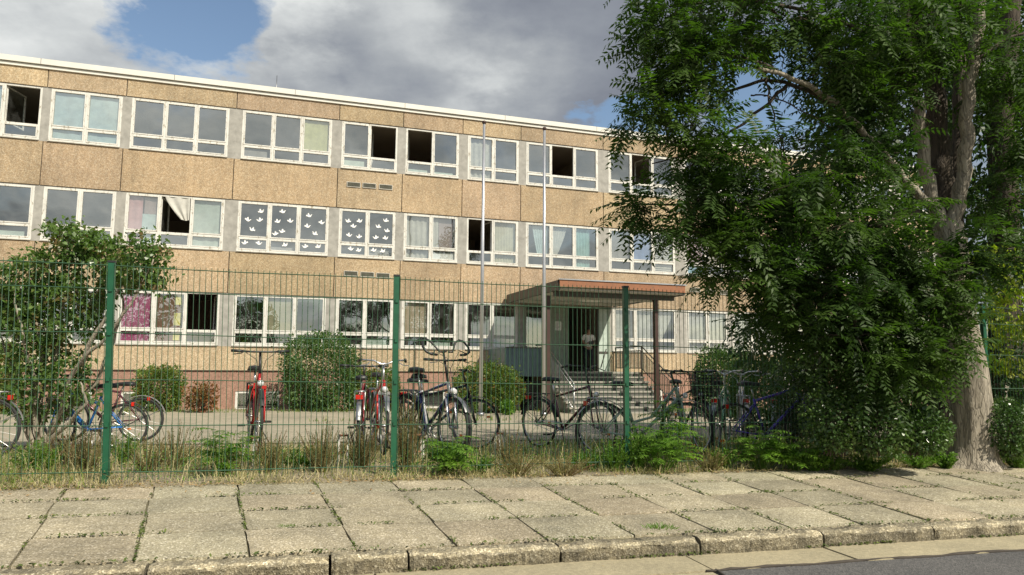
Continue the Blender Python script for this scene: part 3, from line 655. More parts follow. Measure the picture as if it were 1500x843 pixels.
# door zone infill panels below windows at right of the door
for a, b in bw:
    m = MB(); z0, z1 = -1.555,-.905
    m.fbox(a,a+.08,-.16,-.06,z0,z1); m.fbox(b-.08,b,-.16,-.06,z0,z1); m.fbox(a+.08,b-.08,-.16,-.061,z1-.07,z1); m.fbox(a+.08,b-.08,-.16,-.061,z0,z0+.06)
    f = bpart(m, 'basement_window', 'white'); m = MB(); m.add([fp(a+.08,-.11,z0+.06),fp(b-.08,-.11,z0+.06),fp(b-.08,-.11,z1-.07),fp(a+.08,-.11,z1-.07)],[(0,1,2,3)]); bpart(m, 'pane', 'glass', f)
VT = [[(518,271),(541,272.5),(565,274.5)],[(514,401),(538,402.5),(561,404)],[(1018,425),(1040,427),(1062,429)],[(1000,297),(1022,299),(1044,301)]]
for g_ in VT:
    for x, y in g_:
        u, z = fac(x, y); m = MB(); w, h = .25, .095
        m.fbox(u-w,u+w,.0,.03,z+h-.02,z+h); m.fbox(u-w,u+w,.0,.03,z-h,z-h+.02); m.fbox(u-w,u-w+.02,.0,.03,z-h+.02,z+h-.02); m.fbox(u+w-.02,u+w,.0,.03,z-h+.02,z+h-.02)
        v = bpart(m, 'air_vent', 'sill'); m = MB(); m.fbox(u-w+.02,u+w-.02,.004,.012,z-h+.02,z+h-.02)
        for q in np.arange(z-h+.035, z+h-.03, .03): m.fbox(u-w+.02,u+w-.02,.012,.022,q,q+.008)
        bpart(m, 'grille', 'vent', v)
# ---------------------------------------------------------------- entrance
FZ = -.165
m = MB(); m.fbox(9.425,9.50,-.15,-.02,FZ,2.445); m.fbox(9.50,13.10,-.15,-.02,2.36,2.445); m.fbox(10.21,10.30,-.15,-.02,FZ,2.36); m.fbox(13.04,13.115,-.15,-.02,FZ,2.36); m.fbox(11.18,11.26,-.15,-.02,FZ,2.36)
fr = bpart(m, 'entrance_frame', 'doorg')
m = MB(); m.add([fp(9.5,-.1,.66),fp(10.21,-.1,.66),fp(10.21,-.1,2.36),fp(9.5,-.1,2.36)],[(0,1,2,3)]); bpart(m, 'pane', 'glass', fr)
m = MB(); m.fbox(9.50,10.21,-.13,-.05,FZ,.66); m.fbox(10.30,11.18,-.13,-.05,FZ,2.36); m.fbox(10.31,11.17,-.06,-.045,.62,.66); bpart(m, 'panel', 'doorg', fr)
m = MB(); m.fbox(10.70,10.98,-.048,-.042,1.45,1.80); bpart(m, 'notice_sheet', 'paper', fr)
m = MB()
for k in range(5): m.fbox(10.735,10.735+.2*(1-.2*(k % 3)),-.041,-.0395,1.74-.045*k,1.752-.045*k)
m.tube([fp(10.80+.035*cos(t), -.040, 1.50+.035*sin(t)) for t in np.linspace(0,2*pi,12)], .006, 4); bpart(m, 'printed_text', 'black', fr)
m = MB(); m.fbox(10.72,10.96,-.048,-.042,1.90,2.12); bpart(m, 'notice_sheet', 'c_gauze', fr)
# right door leaf standing open plus white side leaf
m = MB(); m.fbox(12.60,13.04,-.11,-.05,FZ,2.36); lf = bpart(m, 'side_panel', 'mint', fr)
m = MB(); m.fbox(12.56,12.60,-.13,-.03,FZ,2.36); m.fbox(12.60,13.04,-.045,-.035,.55,.64); m.tube([fp(12.7,-.03,.0), fp(12.95,-.03,.75)], .02, 6); bpart(m, 'door_post', 'rail', fr)
m = MB()
P = [fp(11.27,-.14,FZ+.01), fp(11.31,-.14,FZ+.01), fp(11.42,-1.30,FZ+.01), fp(11.37,-1.30,FZ+.01)]; m.hexa(P+[p+Z*2.5 for p in P])
dr = bpart(m, 'door', 'doorg', fr); m = MB(); m.tube([fp(11.43,-1.1,.75), fp(11.5,-1.1,.75), fp(11.5,-1.1,1.05), fp(11.43,-1.1,1.05)], .014, 6); bpart(m, 'handle', 'steel', dr)
# canopy
CAN = empty('entrance_canopy', 'flat entrance canopy with worn orange fascia on brown steel posts over the school steps', 'canopy', fp(11,3,-1.55))
cl = np.array(CAN.location)
def tpart(mb, root, name, mat, parent=None, **k):
    o = np.array(root.location); mb.v = [tuple(np.array(p)-o) for p in mb.v]; return mb.build(name, mat, parent or root, **k)
def qbox(mb, u0,u1,e0,e1,z0,z1): mb.fbox(u0,u1,e0,e1,z0,z1)
m = MB(); m.fbox(8.70,13.18,.13,5.40,2.47,2.52)
for a in np.arange(8.9,13.1,.34): m.fbox(a,a+.012,.15,5.35,2.462,2.47)
for e in (1.3,3.3): m.fbox(8.72,13.16,e,e+.12,2.37,2.462)
tpart(m, CAN, 'ceiling', 'ceil')
m = MB(); m.fbox(8.66,13.22,5.40,5.47,2.52,2.76); tpart(m, CAN, 'fascia', 'rust')
m = MB(); m.fbox(8.62,13.26,5.38,5.50,2.762,2.80); tpart(m, CAN, 'metal_edge', 'alu')
m = MB(); m.fbox(8.62,8.70,.13,5.40,2.44,2.76); m.fbox(13.18,13.26,.13,5.40,2.44,2.76); m.fbox(8.705,13.175,.13,5.395,2.53,2.755); tpart(m, CAN, 'deck_and_unlit_sides', 'rail')  # side fascias coloured dark grey so they look unlit; deck shares the colour
m = MB(); m.fbox(8.72,13.16,4.72,4.86,2.30,2.462); tpart(m, CAN, 'beam', 'rail')
for u in (fac(803,500,4.8)[0], fac(961,500,4.8)[0]):
    m = MB(); m.fbox(u-.07,u+.07,4.73,4.85,-1.62,2.30); tpart(m, CAN, 'post', 'brown')
u = fac(961,500,4.8)[0]; m = MB(); m.tube([fp(u-.02,4.66,2.28), fp(u-.14,4.62,2.34), fp(u-.2,4.6,2.45)], .045, 7); tpart(m, CAN, 'rain_pipe', 'sill')
m = MB(); m.fbox(10.6,11.3,2.6,2.85,2.37,2.455); tpart(m, CAN, 'ceiling_lamp', 'paper')
# stairs
ST = empty('entrance_stairs', 'broad concrete entrance steps with landing in front of the open school door', 'stairs', fp(11.3,3,-1.6))
m = MB(); m.fbox(7.9,13.3,.02,2.2,FZ-.16,FZ); m.fbox(9.6,13.3,.05,2.1,-1.75,FZ-.16)
tpart(m, ST, 'landing', 'step')
for k in range(8):
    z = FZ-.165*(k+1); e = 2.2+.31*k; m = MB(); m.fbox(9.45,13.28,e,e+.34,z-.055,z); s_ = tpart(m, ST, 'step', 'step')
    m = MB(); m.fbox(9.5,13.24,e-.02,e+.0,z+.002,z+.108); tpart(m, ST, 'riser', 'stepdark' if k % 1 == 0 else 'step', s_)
m = MB()
for u in (9.7,11.35,13.0):
    P = [fp(u-.09,2.1,-1.7), fp(u+.09,2.1,-1.7), fp(u+.09,4.7,-1.75), fp(u-.09,4.7,-1.75)]; Q = [fp(u-.09,2.1,FZ-.25), fp(u+.09,2.1,FZ-.25), fp(u+.09,4.7,-1.55), fp(u-.09,4.7,-1.55)]; m.hexa([P[3],P[2],P[1],P[0],Q[3],Q[2],Q[1],Q[0]])
tpart(m, ST, 'stringer', 'step')
for nm_, u in (('l',9.45),('r',13.3)):
    m = MB(); zt = .80
    m.tube([fp(u,1.2 if nm_=='l' else .1,zt), fp(u,2.25,zt), fp(u,4.75,-.55), fp(u,4.75,-1.55)], .026, 6); m.tube([fp(u,1.2 if nm_=='l' else .1,zt-.16), fp(u,2.25,zt-.16), fp(u,4.75,-.71)], .016, 5)
    m.tube([fp(u,.1,-.02), fp(u,2.25,-.02), fp(u,4.75,-1.37)], .018, 5)
    for e in np.arange(.2,4.7,.115):
        zz = 0 if e < 2.25 else -(e-2.25)*.54
        m.tube([fp(u,e,-.03+zz), fp(u,e,zt-.16+zz)], .015 if nm_ == 'r' else .012, 4, cap=False)
    for e in (.1,2.25,3.5,4.75):
        zz = 0 if e < 2.3 else -(e-2.25)*.54; m.tube([fp(u,e,-.4+zz), fp(u,e,zt+zz)], .028, 6)
    tpart(m, ST, 'railing', 'rail' if nm_ == 'r' else 'steel')
m = MB()
for i, a in enumerate(np.arange(7.95,9.42,.075)): m.fbox(a,a+.045,2.205,2.24,-.34,.66)
m.fbox(7.93,9.44,2.18,2.205,-.34,.66); m.fbox(7.93,7.96,.1,2.18,-.34,.66); c_ = tpart(m, ST, 'landing_cladding', 'clad')
m = MB(); m.fbox(7.93,9.44,2.16,2.26,.662,.70); tpart(m, ST, 'handrail', 'rail', c_)
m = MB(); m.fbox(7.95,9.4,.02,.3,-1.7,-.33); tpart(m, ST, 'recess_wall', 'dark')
# dark bins below the landing
for a in (8.05,8.72):
    t = empty('waste_bin', 'dark wheeled bin under the landing, '+('further left one' if a < 8.3 else 'one nearer the steps'), 'waste bin', fp(a+.28,1.7,-1.5), group='bins under the landing')
    m = MB(); P = [fp(a+.05,2.0,-1.5), fp(a+.5,2.0,-1.5), fp(a+.5,1.5,-1.5), fp(a+.05,1.5,-1.5)]; Q = [fp(a,2.08,-.55), fp(a+.56,2.08,-.55), fp(a+.56,1.45,-.55), fp(a,1.45,-.55)]; m.hexa(P+Q); tpart(m, t, 'body', 'black')
    m = MB(); m.fbox(a-.02,a+.58,1.42,2.12,-.548,-.50); m.fbox(a+.1,a+.46,2.12,2.15,-.545,-.51); tpart(m, t, 'lid', 'dark')
# ---------------------------------------------------------------- person in the doorway
pl = fp(12.02,.25,FZ); PER = empty('person', 'person in white shirt and dark trousers standing in the dark school doorway, head bent', 'person', pl, 0)
FX, FY = -U*.25+N*1.0, None
fw = unit(N*1.0-U*.15); rt = unit(np.cross(fw, Z))   # facing the camera-ish; rt = person's left/right axis
def pp(x, y, z): return tuple(rt*x + fw*y + Z*z)
def skinned(name, verts, edges, rad, mat, parent, root=0, sub=1):
    me = bpy.data.meshes.new(name); me.from_pydata([pp(*v) for v in verts], edges, []); me.materials.append(M[mat])
    o = bpy.data.objects.new(name, me); COL.objects.link(o); o.parent = parent
    sk = o.modifiers.new('s', 'SKIN'); sk.use_smooth_shade = True
    ly = me.skin_vertices[0] if me.skin_vertices else None
    if ly is None:
        bpy.context.view_layer.update(); ly = me.skin_vertices[0]
    for i, r in enumerate(rad):
        r = r if isinstance(r, tuple) else (r, r); ly.data[i].radius = r; ly.data[i].use_root = (i == root)
    ss = o.modifiers.new('u', 'SUBSURF'); ss.levels = sub; ss.render_levels = sub
    return o
try:
    V_ = [(0,0,.95),(0,.01,1.12),(0,.0,1.32),(0,.0,1.45),(0,.03,1.52),(0,.08,1.60),(0,.11,1.70),
         (.09,0,.90),(.10,.01,.50),(.10,-.03,.09),(.10,.10,.04),(-.09,0,.90),(-.11,.06,.51),(-.11,.0,.09),(-.11,.13,.04),
         (.17,0,1.41),(.23,.0,1.15),(.17,.20,1.08),(.06,.32,1.14),(-.17,0,1.41),(-.24,.0,1.15),(-.18,.19,1.07),(-.06,.32,1.13)]
    E_ = [(0,1),(1,2),(2,3),(3,4),(4,5),(5,6),(0,7),(7,8),(8,9),(9,10),(0,11),(11,12),(12,13),(13,14),(3,15),(15,16),(16,17),(17,18),(3,19),(19,20),(20,21),(21,22)]
    R_ = [(.14,.10),(.12,.09),(.15,.10),(.09,.07),.05,(.075,.09),(.06,.07),.085,.06,.04,.035,.085,.06,.04,.035,.055,.042,.036,.024,.055,.042,.036,.024]
    skinned('body', V_, E_, R_, 'skin', PER, 0, 2)
    for sg in (-1,1):
        for k in range(5):
            b = (.06*sg, .32, 1.135); sp = (k-2)*.018
            if k < 4: v = [b, (b[0]-.01*sg, b[1]+.05, b[2]-.03+sp), (b[0]-.035*sg, b[1]+.075, b[2]-.03+sp), (b[0]-.055*sg, b[1]+.06-.004*k, b[2]-.03+sp)]
            else: v = [b, (b[0]-.02*sg, b[1]+.02, b[2]+.03), (b[0]-.04*sg, b[1]+.03, b[2]+.05)]
            skinned('finger' if k < 4 else 'thumb', v, [(i,i+1) for i in range(len(v)-1)], [.011]+[.009]*(len(v)-1), 'skin', PER, 0, 1)
    skinned('shirt', [(0,0,.92),(0,.01,1.12),(0,.0,1.33),(0,0,1.44),(.17,0,1.42),(.235,.0,1.22),(-.17,0,1.42),(-.24,0,1.22)], [(0,1),(1,2),(2,3),(3,4),(4,5),(3,6),(6,7)], [(.18,.13),(.165,.125),(.185,.13),(.11,.09),.085,.075,.085,.075], 'shirt', PER, 0, 2)
    skinned('trousers', [(0,0,.96),(.09,0,.86),(.10,.01,.50),(.10,-.02,.10),(-.09,0,.86),(-.11,.06,.51),(-.11,.0,.10)], [(0,1),(1,2),(2,3),(0,4),(4,5),(5,6)], [(.17,.12),.11,.08,.07,.11,.08,.07], 'trousers', PER, 0, 2)
except Exception as ex: print('PERSON', ex)
m = MB(); m.ball((0,0,0),.088,.10,.075); 
m.v = [tuple(np.array(pp(0,.075,1.685))+np.array(v)) for v in m.v]; m.build('hair', 'hair', PER)
m = MB()
for sg in (-1,1): m.ball(pp(.03*sg,.165,1.625), .009,.009,.009)
m.build('eyes', 'black', PER); m = MB(); m.ball(pp(0,.175,1.60), .014,.016,.022); m.build('nose', 'skin', PER)
m = MB()
for sg in (-1,1): P = [pp(sg*.11-.045,-.09,0), pp(sg*.11+.045,-.09,0), pp(sg*.11+.045,.17,0), pp(sg*.11-.045,.17,0)]; m.hexa([np.array(p)+Z*.0 for p in P]+[np.array(p)+Z*.06 for p in P])
m.build('shoes', 'black', PER)
ph = empty('dark_folder', 'small dark flat object held in both hands by the person in the doorway', 'handheld object', np.array(pl)+np.array(pp(0,.40,1.12)))
m = MB(); Rm = np.array([rt, fw, Z]).T; m.box((0,0,0), .20,.02,.13, Rm); m.build('cover', 'black', ph); m = MB(); m.box(np.array(fw)*(-.012), .18,.004,.11, Rm); m.build('screen', 'rail', ph)
# ---------------------------------------------------------------- flagpoles
for i, (x, yt, yb, d, r) in enumerate(((711,182,592,24.0,.052),(797.5,191,560,23.0,.052))):
    q_ = fac(704.5 if i == 0 else 796.4, 560, 6.)[0]; ut, zt_ = fac(x, yt, 6.); b = fp(q_, 6., 0); b[2] = ground(b[0], b[1]); top = fp(ut, 6., zt_)
    f = empty('flagpole', 'bare metal flagpole '+('left of the entrance canopy, in front of the hedge' if i == 0 else 'standing in front of the entrance canopy and landing'), 'flagpole', b, group='flagpoles before the school')
    h = top[2]-b[2]; m = MB(); m.tube([(0,0,0),(0,0,h*.5),(0,0,h)], [r*1.15,r,r*.72], 12); m.build('pole', 'galv', f)
    m = MB(); m.tube([(0,0,h),(0,0,h+.05),(0,0,h+.09)], [.05,.07,.05], 10); m.build('cap', 'brown', f); m = MB(); m.tube([(0,0,0),(0,0,.12)], .11, 10); m.build('base_collar', 'steel', f)
# ---------------------------------------------------------------- mesh fence
KF = 1.028; WFN = 7.16*KF  # fence scaled about the camera: distance, post positions and heights share this factor
FE = empty('mesh_fence', 'dark green welded wire mesh fence on green steel posts along the pavement', 'fence', gp(1,WFN,-1.08))
posts = [(-6.80,0),(-4.25,-.04),(-1.72,-.035),(.80,-.008),(3.25,.0),(5.72,0),(8.12,.0),(10.6,0),(13.1,0)]
def pf(a, w, h, lean=0): return gp(a+lean*(h+.1), w, h)
posts = [(a*KF, l) for a, l in posts]; PT = .885*KF
for a, ln in posts:
    m = MB(); s_ = .028
    P = [pf(a-s_,WFN-.02,-1.3,ln), pf(a+s_,WFN-.02,-1.3,ln), pf(a+s_,WFN+.03,-1.3,ln), pf(a-s_,WFN+.03,-1.3,ln)]; Q = [pf(a-s_,WFN-.02,PT,ln), pf(a+s_,WFN-.02,PT,ln), pf(a+s_,WFN+.03,PT,ln), pf(a-s_,WFN+.03,PT,ln)]
    m.hexa(P+Q); p = tpart(m, FE, 'post', 'green')
    m = MB(); P = [pf(a-s_-.004,WFN-.024,PT+.002,ln), pf(a+s_+.004,WFN-.024,PT+.002,ln), pf(a+s_+.004,WFN+.034,PT+.002,ln), pf(a-s_-.004,WFN+.034,PT+.002,ln)]; m.hexa(P+[q+Z*.018 for q in P]); tpart(m, FE, 'cap', 'black', p)
    for h in (.66,.26,-.155,-.565,-.97):
        m = MB(); c = pf(a,WFN-.028,h,ln); m.box(c,.03,.012,.035, np.array([UF,-NF,Z]).T); tpart(m, FE, 'clip', 'green', p)
HH = [h*KF for h in (.857,.646,.257,-.153,-.553,-.953)]
for (a, la), (b, lb) in zip(posts[:-1], posts[1:]):
    a0, b0 = a+.033, b-.033; m = MB(); W_ = WFN-.032; bow = random.uniform(-.02,.02)
    def q(t, h, dw=0):
        x = (a0+la*(h+.1))*(1-t)+(b0+lb*(h+.1))*t; return gp(x, W_+dw+bow*sin(pi*t)*.6, h+.006*sin(pi*t*2+h*3)*.6-.004*sin(pi*t))
    k = 49
    for i in range(k+1):
        t = i/k; pts = [q(t, h) for h in (-1.05,-.5,.0,.45,PT)]; m.tube(pts, .0031, 4, cap=False)
    for h in HH:
        for dw in (-.006,.006): m.tube([q(t, h, dw) for t in np.linspace(0,1,9)], .0040, 4, cap=False)
    tpart(m, FE, 'mesh_panel', 'wire')
# ---------------------------------------------------------------- bicycles
def arc(cx, cz, r, a0, a1, n, y=0.): return [(cx+r*cos(a), y, cz+r*sin(a)) for a in np.linspace(a0, a1, n)]
WM = {}
def wheel_meshes(R):
    if R in WM: return WM[R]
    rim = MB(); rim.tube(arc(0,0,R-.032,0,2*pi*31/32,32), .011, 5, closed=True)
    for i in range(28):
        a = 2*pi*i/28; s_ = .028 if i % 2 else -.028; a2 = a+(.35 if i % 4 < 2 else -.35)
        rim.tube([(.02*cos(a2), s_, .02*sin(a2)), ((R-.035)*cos(a), 0, (R-.035)*sin(a))], .0013, 3, cap=False)
    rim.tube([(0,-.05,0),(0,.05,0)], .016, 7)
    ty = MB(); ty.tube(arc(0,0,R-.018,0,2*pi*35/36,36), .019, 6, closed=True)
    WM[R] = (rim.mesh('wheel', 'steel'), ty.mesh('tyre', 'tyre')); return WM[R]
def bike(label, px, d, rz, ref='rear', gz=None, R=.34, wb=1.05, paint_='p_blackp', style='diamond', bar='flat', barmat='black', barh=1.05, guards='steel', rack=True, basket=None, fork=None, saddle='black', lens=True, lock=False, lean=0., steer=0., saddleh=.93):
    P = at(px, 600, d); rz = radians(rz)
    if ref == 'front': P = P-np.array([cos(rz), sin(rz), 0])*wb
    z = gz if gz is not None else ground(P[0], P[1])
    t = empty('bicycle', label, 'bicycle', (P[0], P[1], z), rz, 'bicycles parked behind the fence'); t.rotation_euler = (lean, 0, rz)
    s = R/.34
    BB = (.44,0,.28); ax = (0,0,R); fx = (wb,0,R); crown = (wb-.085,0,R+.37*s); ht = (wb-.135,0,R+.37*s+.15); hb = (wb-.095,0,R+.37*s+.02)
    st = (.29,0,.74); sd = (.24,0,saddleh)
    m = MB(); tr = .017
    m.tube([hb, ht], .021, 7); m.tube([BB, st], tr, 6); m.tube([BB, hb], .021 if style != 'mtb' else .034, 7)
    if style == 'low': m.tube([ht, (.62,0,.52), (.39,0,.46)], tr, 6)
    elif style == 'mtb': m.tube([ht, (.33,0,.62)], .022, 7)
    else: m.tube([ht, (.30,0,.71)], tr, 6)
    for y in (-.055,.055):
        m.tube([(.42,y*.6,.28),(0,y,R)], .010, 5); m.tube([(.31,y*.3,.68),(0,y,R)], .009, 5)
    m.tube([(.44,-.04,.28),(.44,.04,.28)], .024, 7); m.build('frame', paint_, t)
    m = MB()
    for y in (-.055,.055): m.tube([(crown[0],y,crown[2]),(wb-.03,y,R+.10),(wb,y,R)], [.014,.012,.008], 6)
    m.box((crown[0]+.005,0,crown[2]+.005),.04,.14,.035); m.tube([crown, hb], .016, 6); m.build('fork', fork or paint_, t)
    rm, ty = wheel_meshes(R)
    for c in (ax, fx):
        w = bpy.data.objects.new('wheel', rm); COL.objects.link(w); w.parent = t; w.location = c
        q = bpy.data.objects.new('tyre', ty); COL.objects.link(q); q.parent = w
    m = MB(); stem = (wb-.135-(barh-ht[2])*.32,0,barh); m.tube([ht, stem], .014, 7); fwd = (stem[0]+.06,0,barh+.01); m.tube([stem, fwd], .014, 6); hbm = m
    if bar == 'flat': L_ = [(fwd[0]-.05,-.31,barh+.02),(fwd[0],-.1,barh+.01),(fwd[0],.1,barh+.01),(fwd[0]-.05,.31,barh+.02)]
    elif bar == 'swept': L_ = [(fwd[0]-.20,-.29,barh+.03),(fwd[0]-.10,-.27,barh+.05),(fwd[0]+.01,-.12,barh+.04),(fwd[0],-.04,barh),(fwd[0],.04,barh),(fwd[0]+.01,.12,barh+.04),(fwd[0]-.10,.27,barh+.05),(fwd[0]-.20,.29,barh+.03)]
    else:
        L_ = []
        half = [(0,.03,0),(.0,.09,.0),(-.03,.13,.06),(-.07,.17,.12),(-.08,.23,.15),(-.06,.29,.13),(.0,.32,.06),(.05,.30,.0),(.07,.24,-.03),(.07,.16,-.035)]
        for sg in (1,-1):
            pts = [(fwd[0]+a, sg*b, barh+c) for a, b, c in half]; hbm.tube(pts, [.011]*3+[.015]*7, 6)
    if L_: hbm.tube(L_, .011, 6)
    for sg in (-1,1): hbm.tube([(fwd[0]+.02,sg*.17,barh+.02),(fwd[0]+.09,sg*.21,barh-.01),(fwd[0]+.05,sg*.29,barh-.02)], .006, 4)
    for sg in (-1,1): hbm.tube([(fwd[0]+.04,sg*.16,barh+.0),(fwd[0]+.13,sg*.05,barh-.08),(fwd[0]+.08,sg*.02,barh-.2),(crown[0]+.03,sg*.03,crown[2]+.04)], .0035, 4)
    hb_ = hbm.build('handlebar', barmat, t)
    if L_:
        for e0, e1 in ((L_[0],L_[1]),(L_[-1],L_[-2])):
            a = np.array(e0); b = np.array(e1); m = MB(); m.tube([a, a+(b-a)*(.13/np.linalg.norm(b-a))], .017, 7); m.build('grip', 'black', hb_)
    m = MB(); m.tube([(.30,0,.70),(.255,0,saddleh-.02)], .013, 6); sp = m.build('seat_post', 'alu', t)
    m = MB(); V = []; prof = [(-.13,.075,.015),(-.10,.085,.03),(-.02,.07,.03),(.06,.03,.02),(.13,.018,.012),(.15,.008,.0)]
    for x, y, h in prof: V += [(sd[0]+x,-y,saddleh-.035),(sd[0]+x,-y*.75,saddleh+h*.6),(sd[0]+x,0,saddleh+h),(sd[0]+x,y*.75,saddleh+h*.6),(sd[0]+x,y,saddleh-.035)]
    m.add(V, [(i*5+j, (i+1)*5+j, (i+1)*5+j+1, i*5+j+1) for i in range(5) for j in range(4)]+[(i*5, i*5+4, (i+1)*5+4, (i+1)*5) for i in range(5)]+[(0,1,2,3,4),(29,28,27,26,25)], True); m.build('saddle', saddle, t)
    if guards:
        for c, a0, a1 in ((ax, .25, 2.9),(fx, .55, 2.75)):
            m = MB(); rg = R+.022; k = 18; V = []
            for a in np.linspace(a0, a1, k): V += [(c[0]+rg*cos(a),-.026,c[2]+rg*sin(a)),(c[0]+(rg+.010)*cos(a),0,c[2]+(rg+.010)*sin(a)),(c[0]+rg*cos(a),.026,c[2]+rg*sin(a))]
            m.add(V, [(i*3+j,(i+1)*3+j,(i+1)*3+j+1,i*3+j+1) for i in range(k-1) for j in range(2)], True)
            for y in (-.045,.045): m.tube([(c[0],y,c[2]),(c[0]+rg*cos(a1-.25),y*.6,c[2]+rg*sin(a1-.25))], .003, 4)
            m.build('mudguard', guards, t)
    if rack:
        m = MB()
        for y in (-.06,.06):
            m.tube([(.20,y*.5,.72),(.16,y,R+.40),(-.20,y,R+.40)], .006, 5); m.tube([(0,y,R),(-.10,y,R+.40)], .006, 5); m.tube([(0,y,R),(.05,y,R+.40)], .005, 5)
        for x in (.12,.02,-.08,-.2): m.tube([(x,-.06,R+.40),(x,.06,R+.40)], .005, 5)
        m.tube([(.12,0,R+.405),(-.2,0,R+.405)], .005, 5)
        m.build('luggage_rack', 'steel' if guards != 'black' else 'black', t)
    m = MB(); m.box((-.22 if rack else -.10,0,R+.34 if rack else R+.30),.03,.08,.05); m.build('rear_reflector', 'refl', t)
    for c in ((0,-.004,R),(wb,-.004,R)):
        a = random.uniform(0,6); m = MB(); m.box((c[0]+.2*cos(a),0,c[2]+.2*sin(a)),.05,.012,.03); m.build('spoke_reflector', 'orefl', t)
    m = MB(); m.tube(arc(.44,.28,.09,0,2*pi*23/24,24,-.05), .005, 4, closed=True)
    for k in range(5): a = k*1.256; m.tube([(.44,-.05,.28),(.44+.09*cos(a),-.05,.28+.09*sin(a))], .005, 4)
    a = random.uniform(-.8,.8)
    for sg in (-1,1): m.tube([(.44,sg*.06,.28),(.44+sg*.17*cos(a),sg*.075,.28+sg*.17*sin(a))], .009, 5)
    m.tube([(.44,-.05,.37),(.02,-.05,R+.035)], .004, 3); m.tube([(.44,-.05,.19),(.02,-.05,R-.035)], .004, 3); m.tube(arc(0,R,.04,0,2*pi*11/12,12,-.05), .006, 4, closed=True)
    cr = m.build('crankset', 'steel', t)
    for sg in (-1,1): m = MB(); m.box((.44+sg*.17*cos(a),sg*.13,.28+sg*.17*sin(a)),.09,.085,.022); m.build('pedal', 'black', cr)
    m = MB(); m.tube([(.38,.05,.27),(.30,.20,.03)], .008, 5); m.build('kickstand', 'steel', t)
    if lens:
        m = MB(); m.ball((crown[0]+.075,0,crown[2]+.05), .035,.038,.038, 9, 7); m.tube([(crown[0],0,crown[2]),(crown[0]+.06,0,crown[2]+.04)], .008, 5); m.build('headlight', 'lens', t)
    if basket == 'front':
        m = MB()
        for k in range(7):
            z_ = barh-.30+.045*k; y_ = .12+.012*k; m.tube([(wb-.02,-y_,z_),(wb+.22+.01*k,-y_,z_),(wb+.22+.01*k,y_,z_),(wb-.02,y_,z_)], .006, 4, closed=True)
        m.box((wb+.09,0,barh-.31),.24,.24,.01)
        for y in np.arange(-.12,.13,.03):
            for x in (wb-.02, wb+.24): m.tube([(x,y,barh-.30),(x,y*1.3,barh-.03)], .005, 4)
        for x in np.arange(0,.24,.03):
            for y in (-.14,.14): m.tube([(wb-.02+x,y,barh-.30),(wb-.02+x,y*1.15,barh-.03)], .005, 4)
        m.build('basket', 'black', t)
    if lock: m = MB(); m.tube([(.30+.06*cos(a),.03*sin(a*2),.62+.09*sin(a)) for a in np.linspace(0,6.0,16)], .010, 5, closed=True); m.build('cable_lock', 'black', t)
    return t
bike('bicycle cut by the left edge of the photo, silver mudguard and red tail light', -20, 7.9, 196, paint_='p_silver', guards='alu', R=.35, gz=-1.07)
bike('bright blue bicycle with black saddle behind the left green post, furthest left whole bike', 183, 9.7, 192, R=.31, wb=.88, paint_='p_blue', style='mtb', guards='black', rack=False, saddleh=.86, barh=.98, gz=-1.15)
bike('dark maroon bicycle with white-tipped rear mudguard overlapping the blue one', 207, 10.6, 190, R=.32, wb=1.0, paint_='p_maroon', guards='alu', rack=False, saddleh=.84, barh=.95, gz=-1.13)
bike('red bicycle with black flat handlebar and round headlight facing the street, standing alone', 380, 7.95, -66, ref='front', gz=-.965, paint_='p_red', style='mtb', guards='black', rack=True, barh=1.10, lock=True)
bike('red and silver bicycle with silver swept handlebar facing the street beside the middle post', 563, 8.5, -73, ref='front', gz=-1.04, paint_='p_red', fork='alu', bar='swept', barmat='alu', barh=1.06)
bike('dark red bicycle seen from behind, wheel and rack left of the silver handlebar', 527, 8.5, 99, gz=-1.04, paint_='p_darkred', barh=1.02, saddleh=.90, guards='steel')
bike('silver trekking bicycle with looped butterfly handlebar facing the fence', 664, 8.5, -54, ref='front', gz=-1.05, paint_='p_silver', bar='butterfly', barmat='black', barh=1.22, fork='alu', saddle='black')
bike('navy and black bicycle squeezed left of the one with the looped handlebar', 596, 9.3, -50, gz=-1.06, paint_='p_navy', barh=1.12, saddleh=1.02, guards='black')
bike('black bicycle whose big front wheel shows left of the first flagpole base', 697, 9.9, 12, ref='front', gz=-1.12, paint_='p_blackp', guards='black', lens=False)
bike('dark bicycle angled towards the fence in front of the second flagpole', 790, 10.1, -47, gz=-1.11, paint_='p_maroon', bar='swept', barmat='black', barh=1.08, guards='black', saddleh=.95)
bike('pale green low-step bicycle right behind the right-hand post', 883, 8.75, 10, R=.35, gz=-1.12, paint_='p_sage', style='low', guards='steel', barh=1.07, wb=1.07)
bike('black bicycle with a black front basket, behind the pale green one', 1028, 9.7, -80, ref='front', gz=-1.12, paint_='p_blackp', basket='front', barh=1.06)
bike('purple bicycle with silver decals on the frame, in the shade of the tree', 1074, 9.1, 13, R=.345, gz=-1.12, paint_='p_purple', guards=None, rack=False, barh=1.08)
bike('green bicycle seen from behind, between the basket bike and the purple one', 1050, 10.3, 66, gz=-1.13, paint_='p_greenp', bar='swept', barmat='alu')
bike('silver bicycle with swept bars in the shade behind the purple rear wheel', 1092, 10.4, 76, gz=-1.13, paint_='p_silver', bar='swept', barmat='alu', barh=1.04)
bike('black bicycle in the shade, second from the right in the row', 1138, 10.2, 62, gz=-1.13, paint_='p_blackp', bar='swept', barmat='alu', barh=1.0)
bike('bicycle deepest in the tree shade at the right end of the row, silver bars', 1196, 9.9, 68, gz=-1.12, paint_='p_navy', bar='swept', barmat='alu')
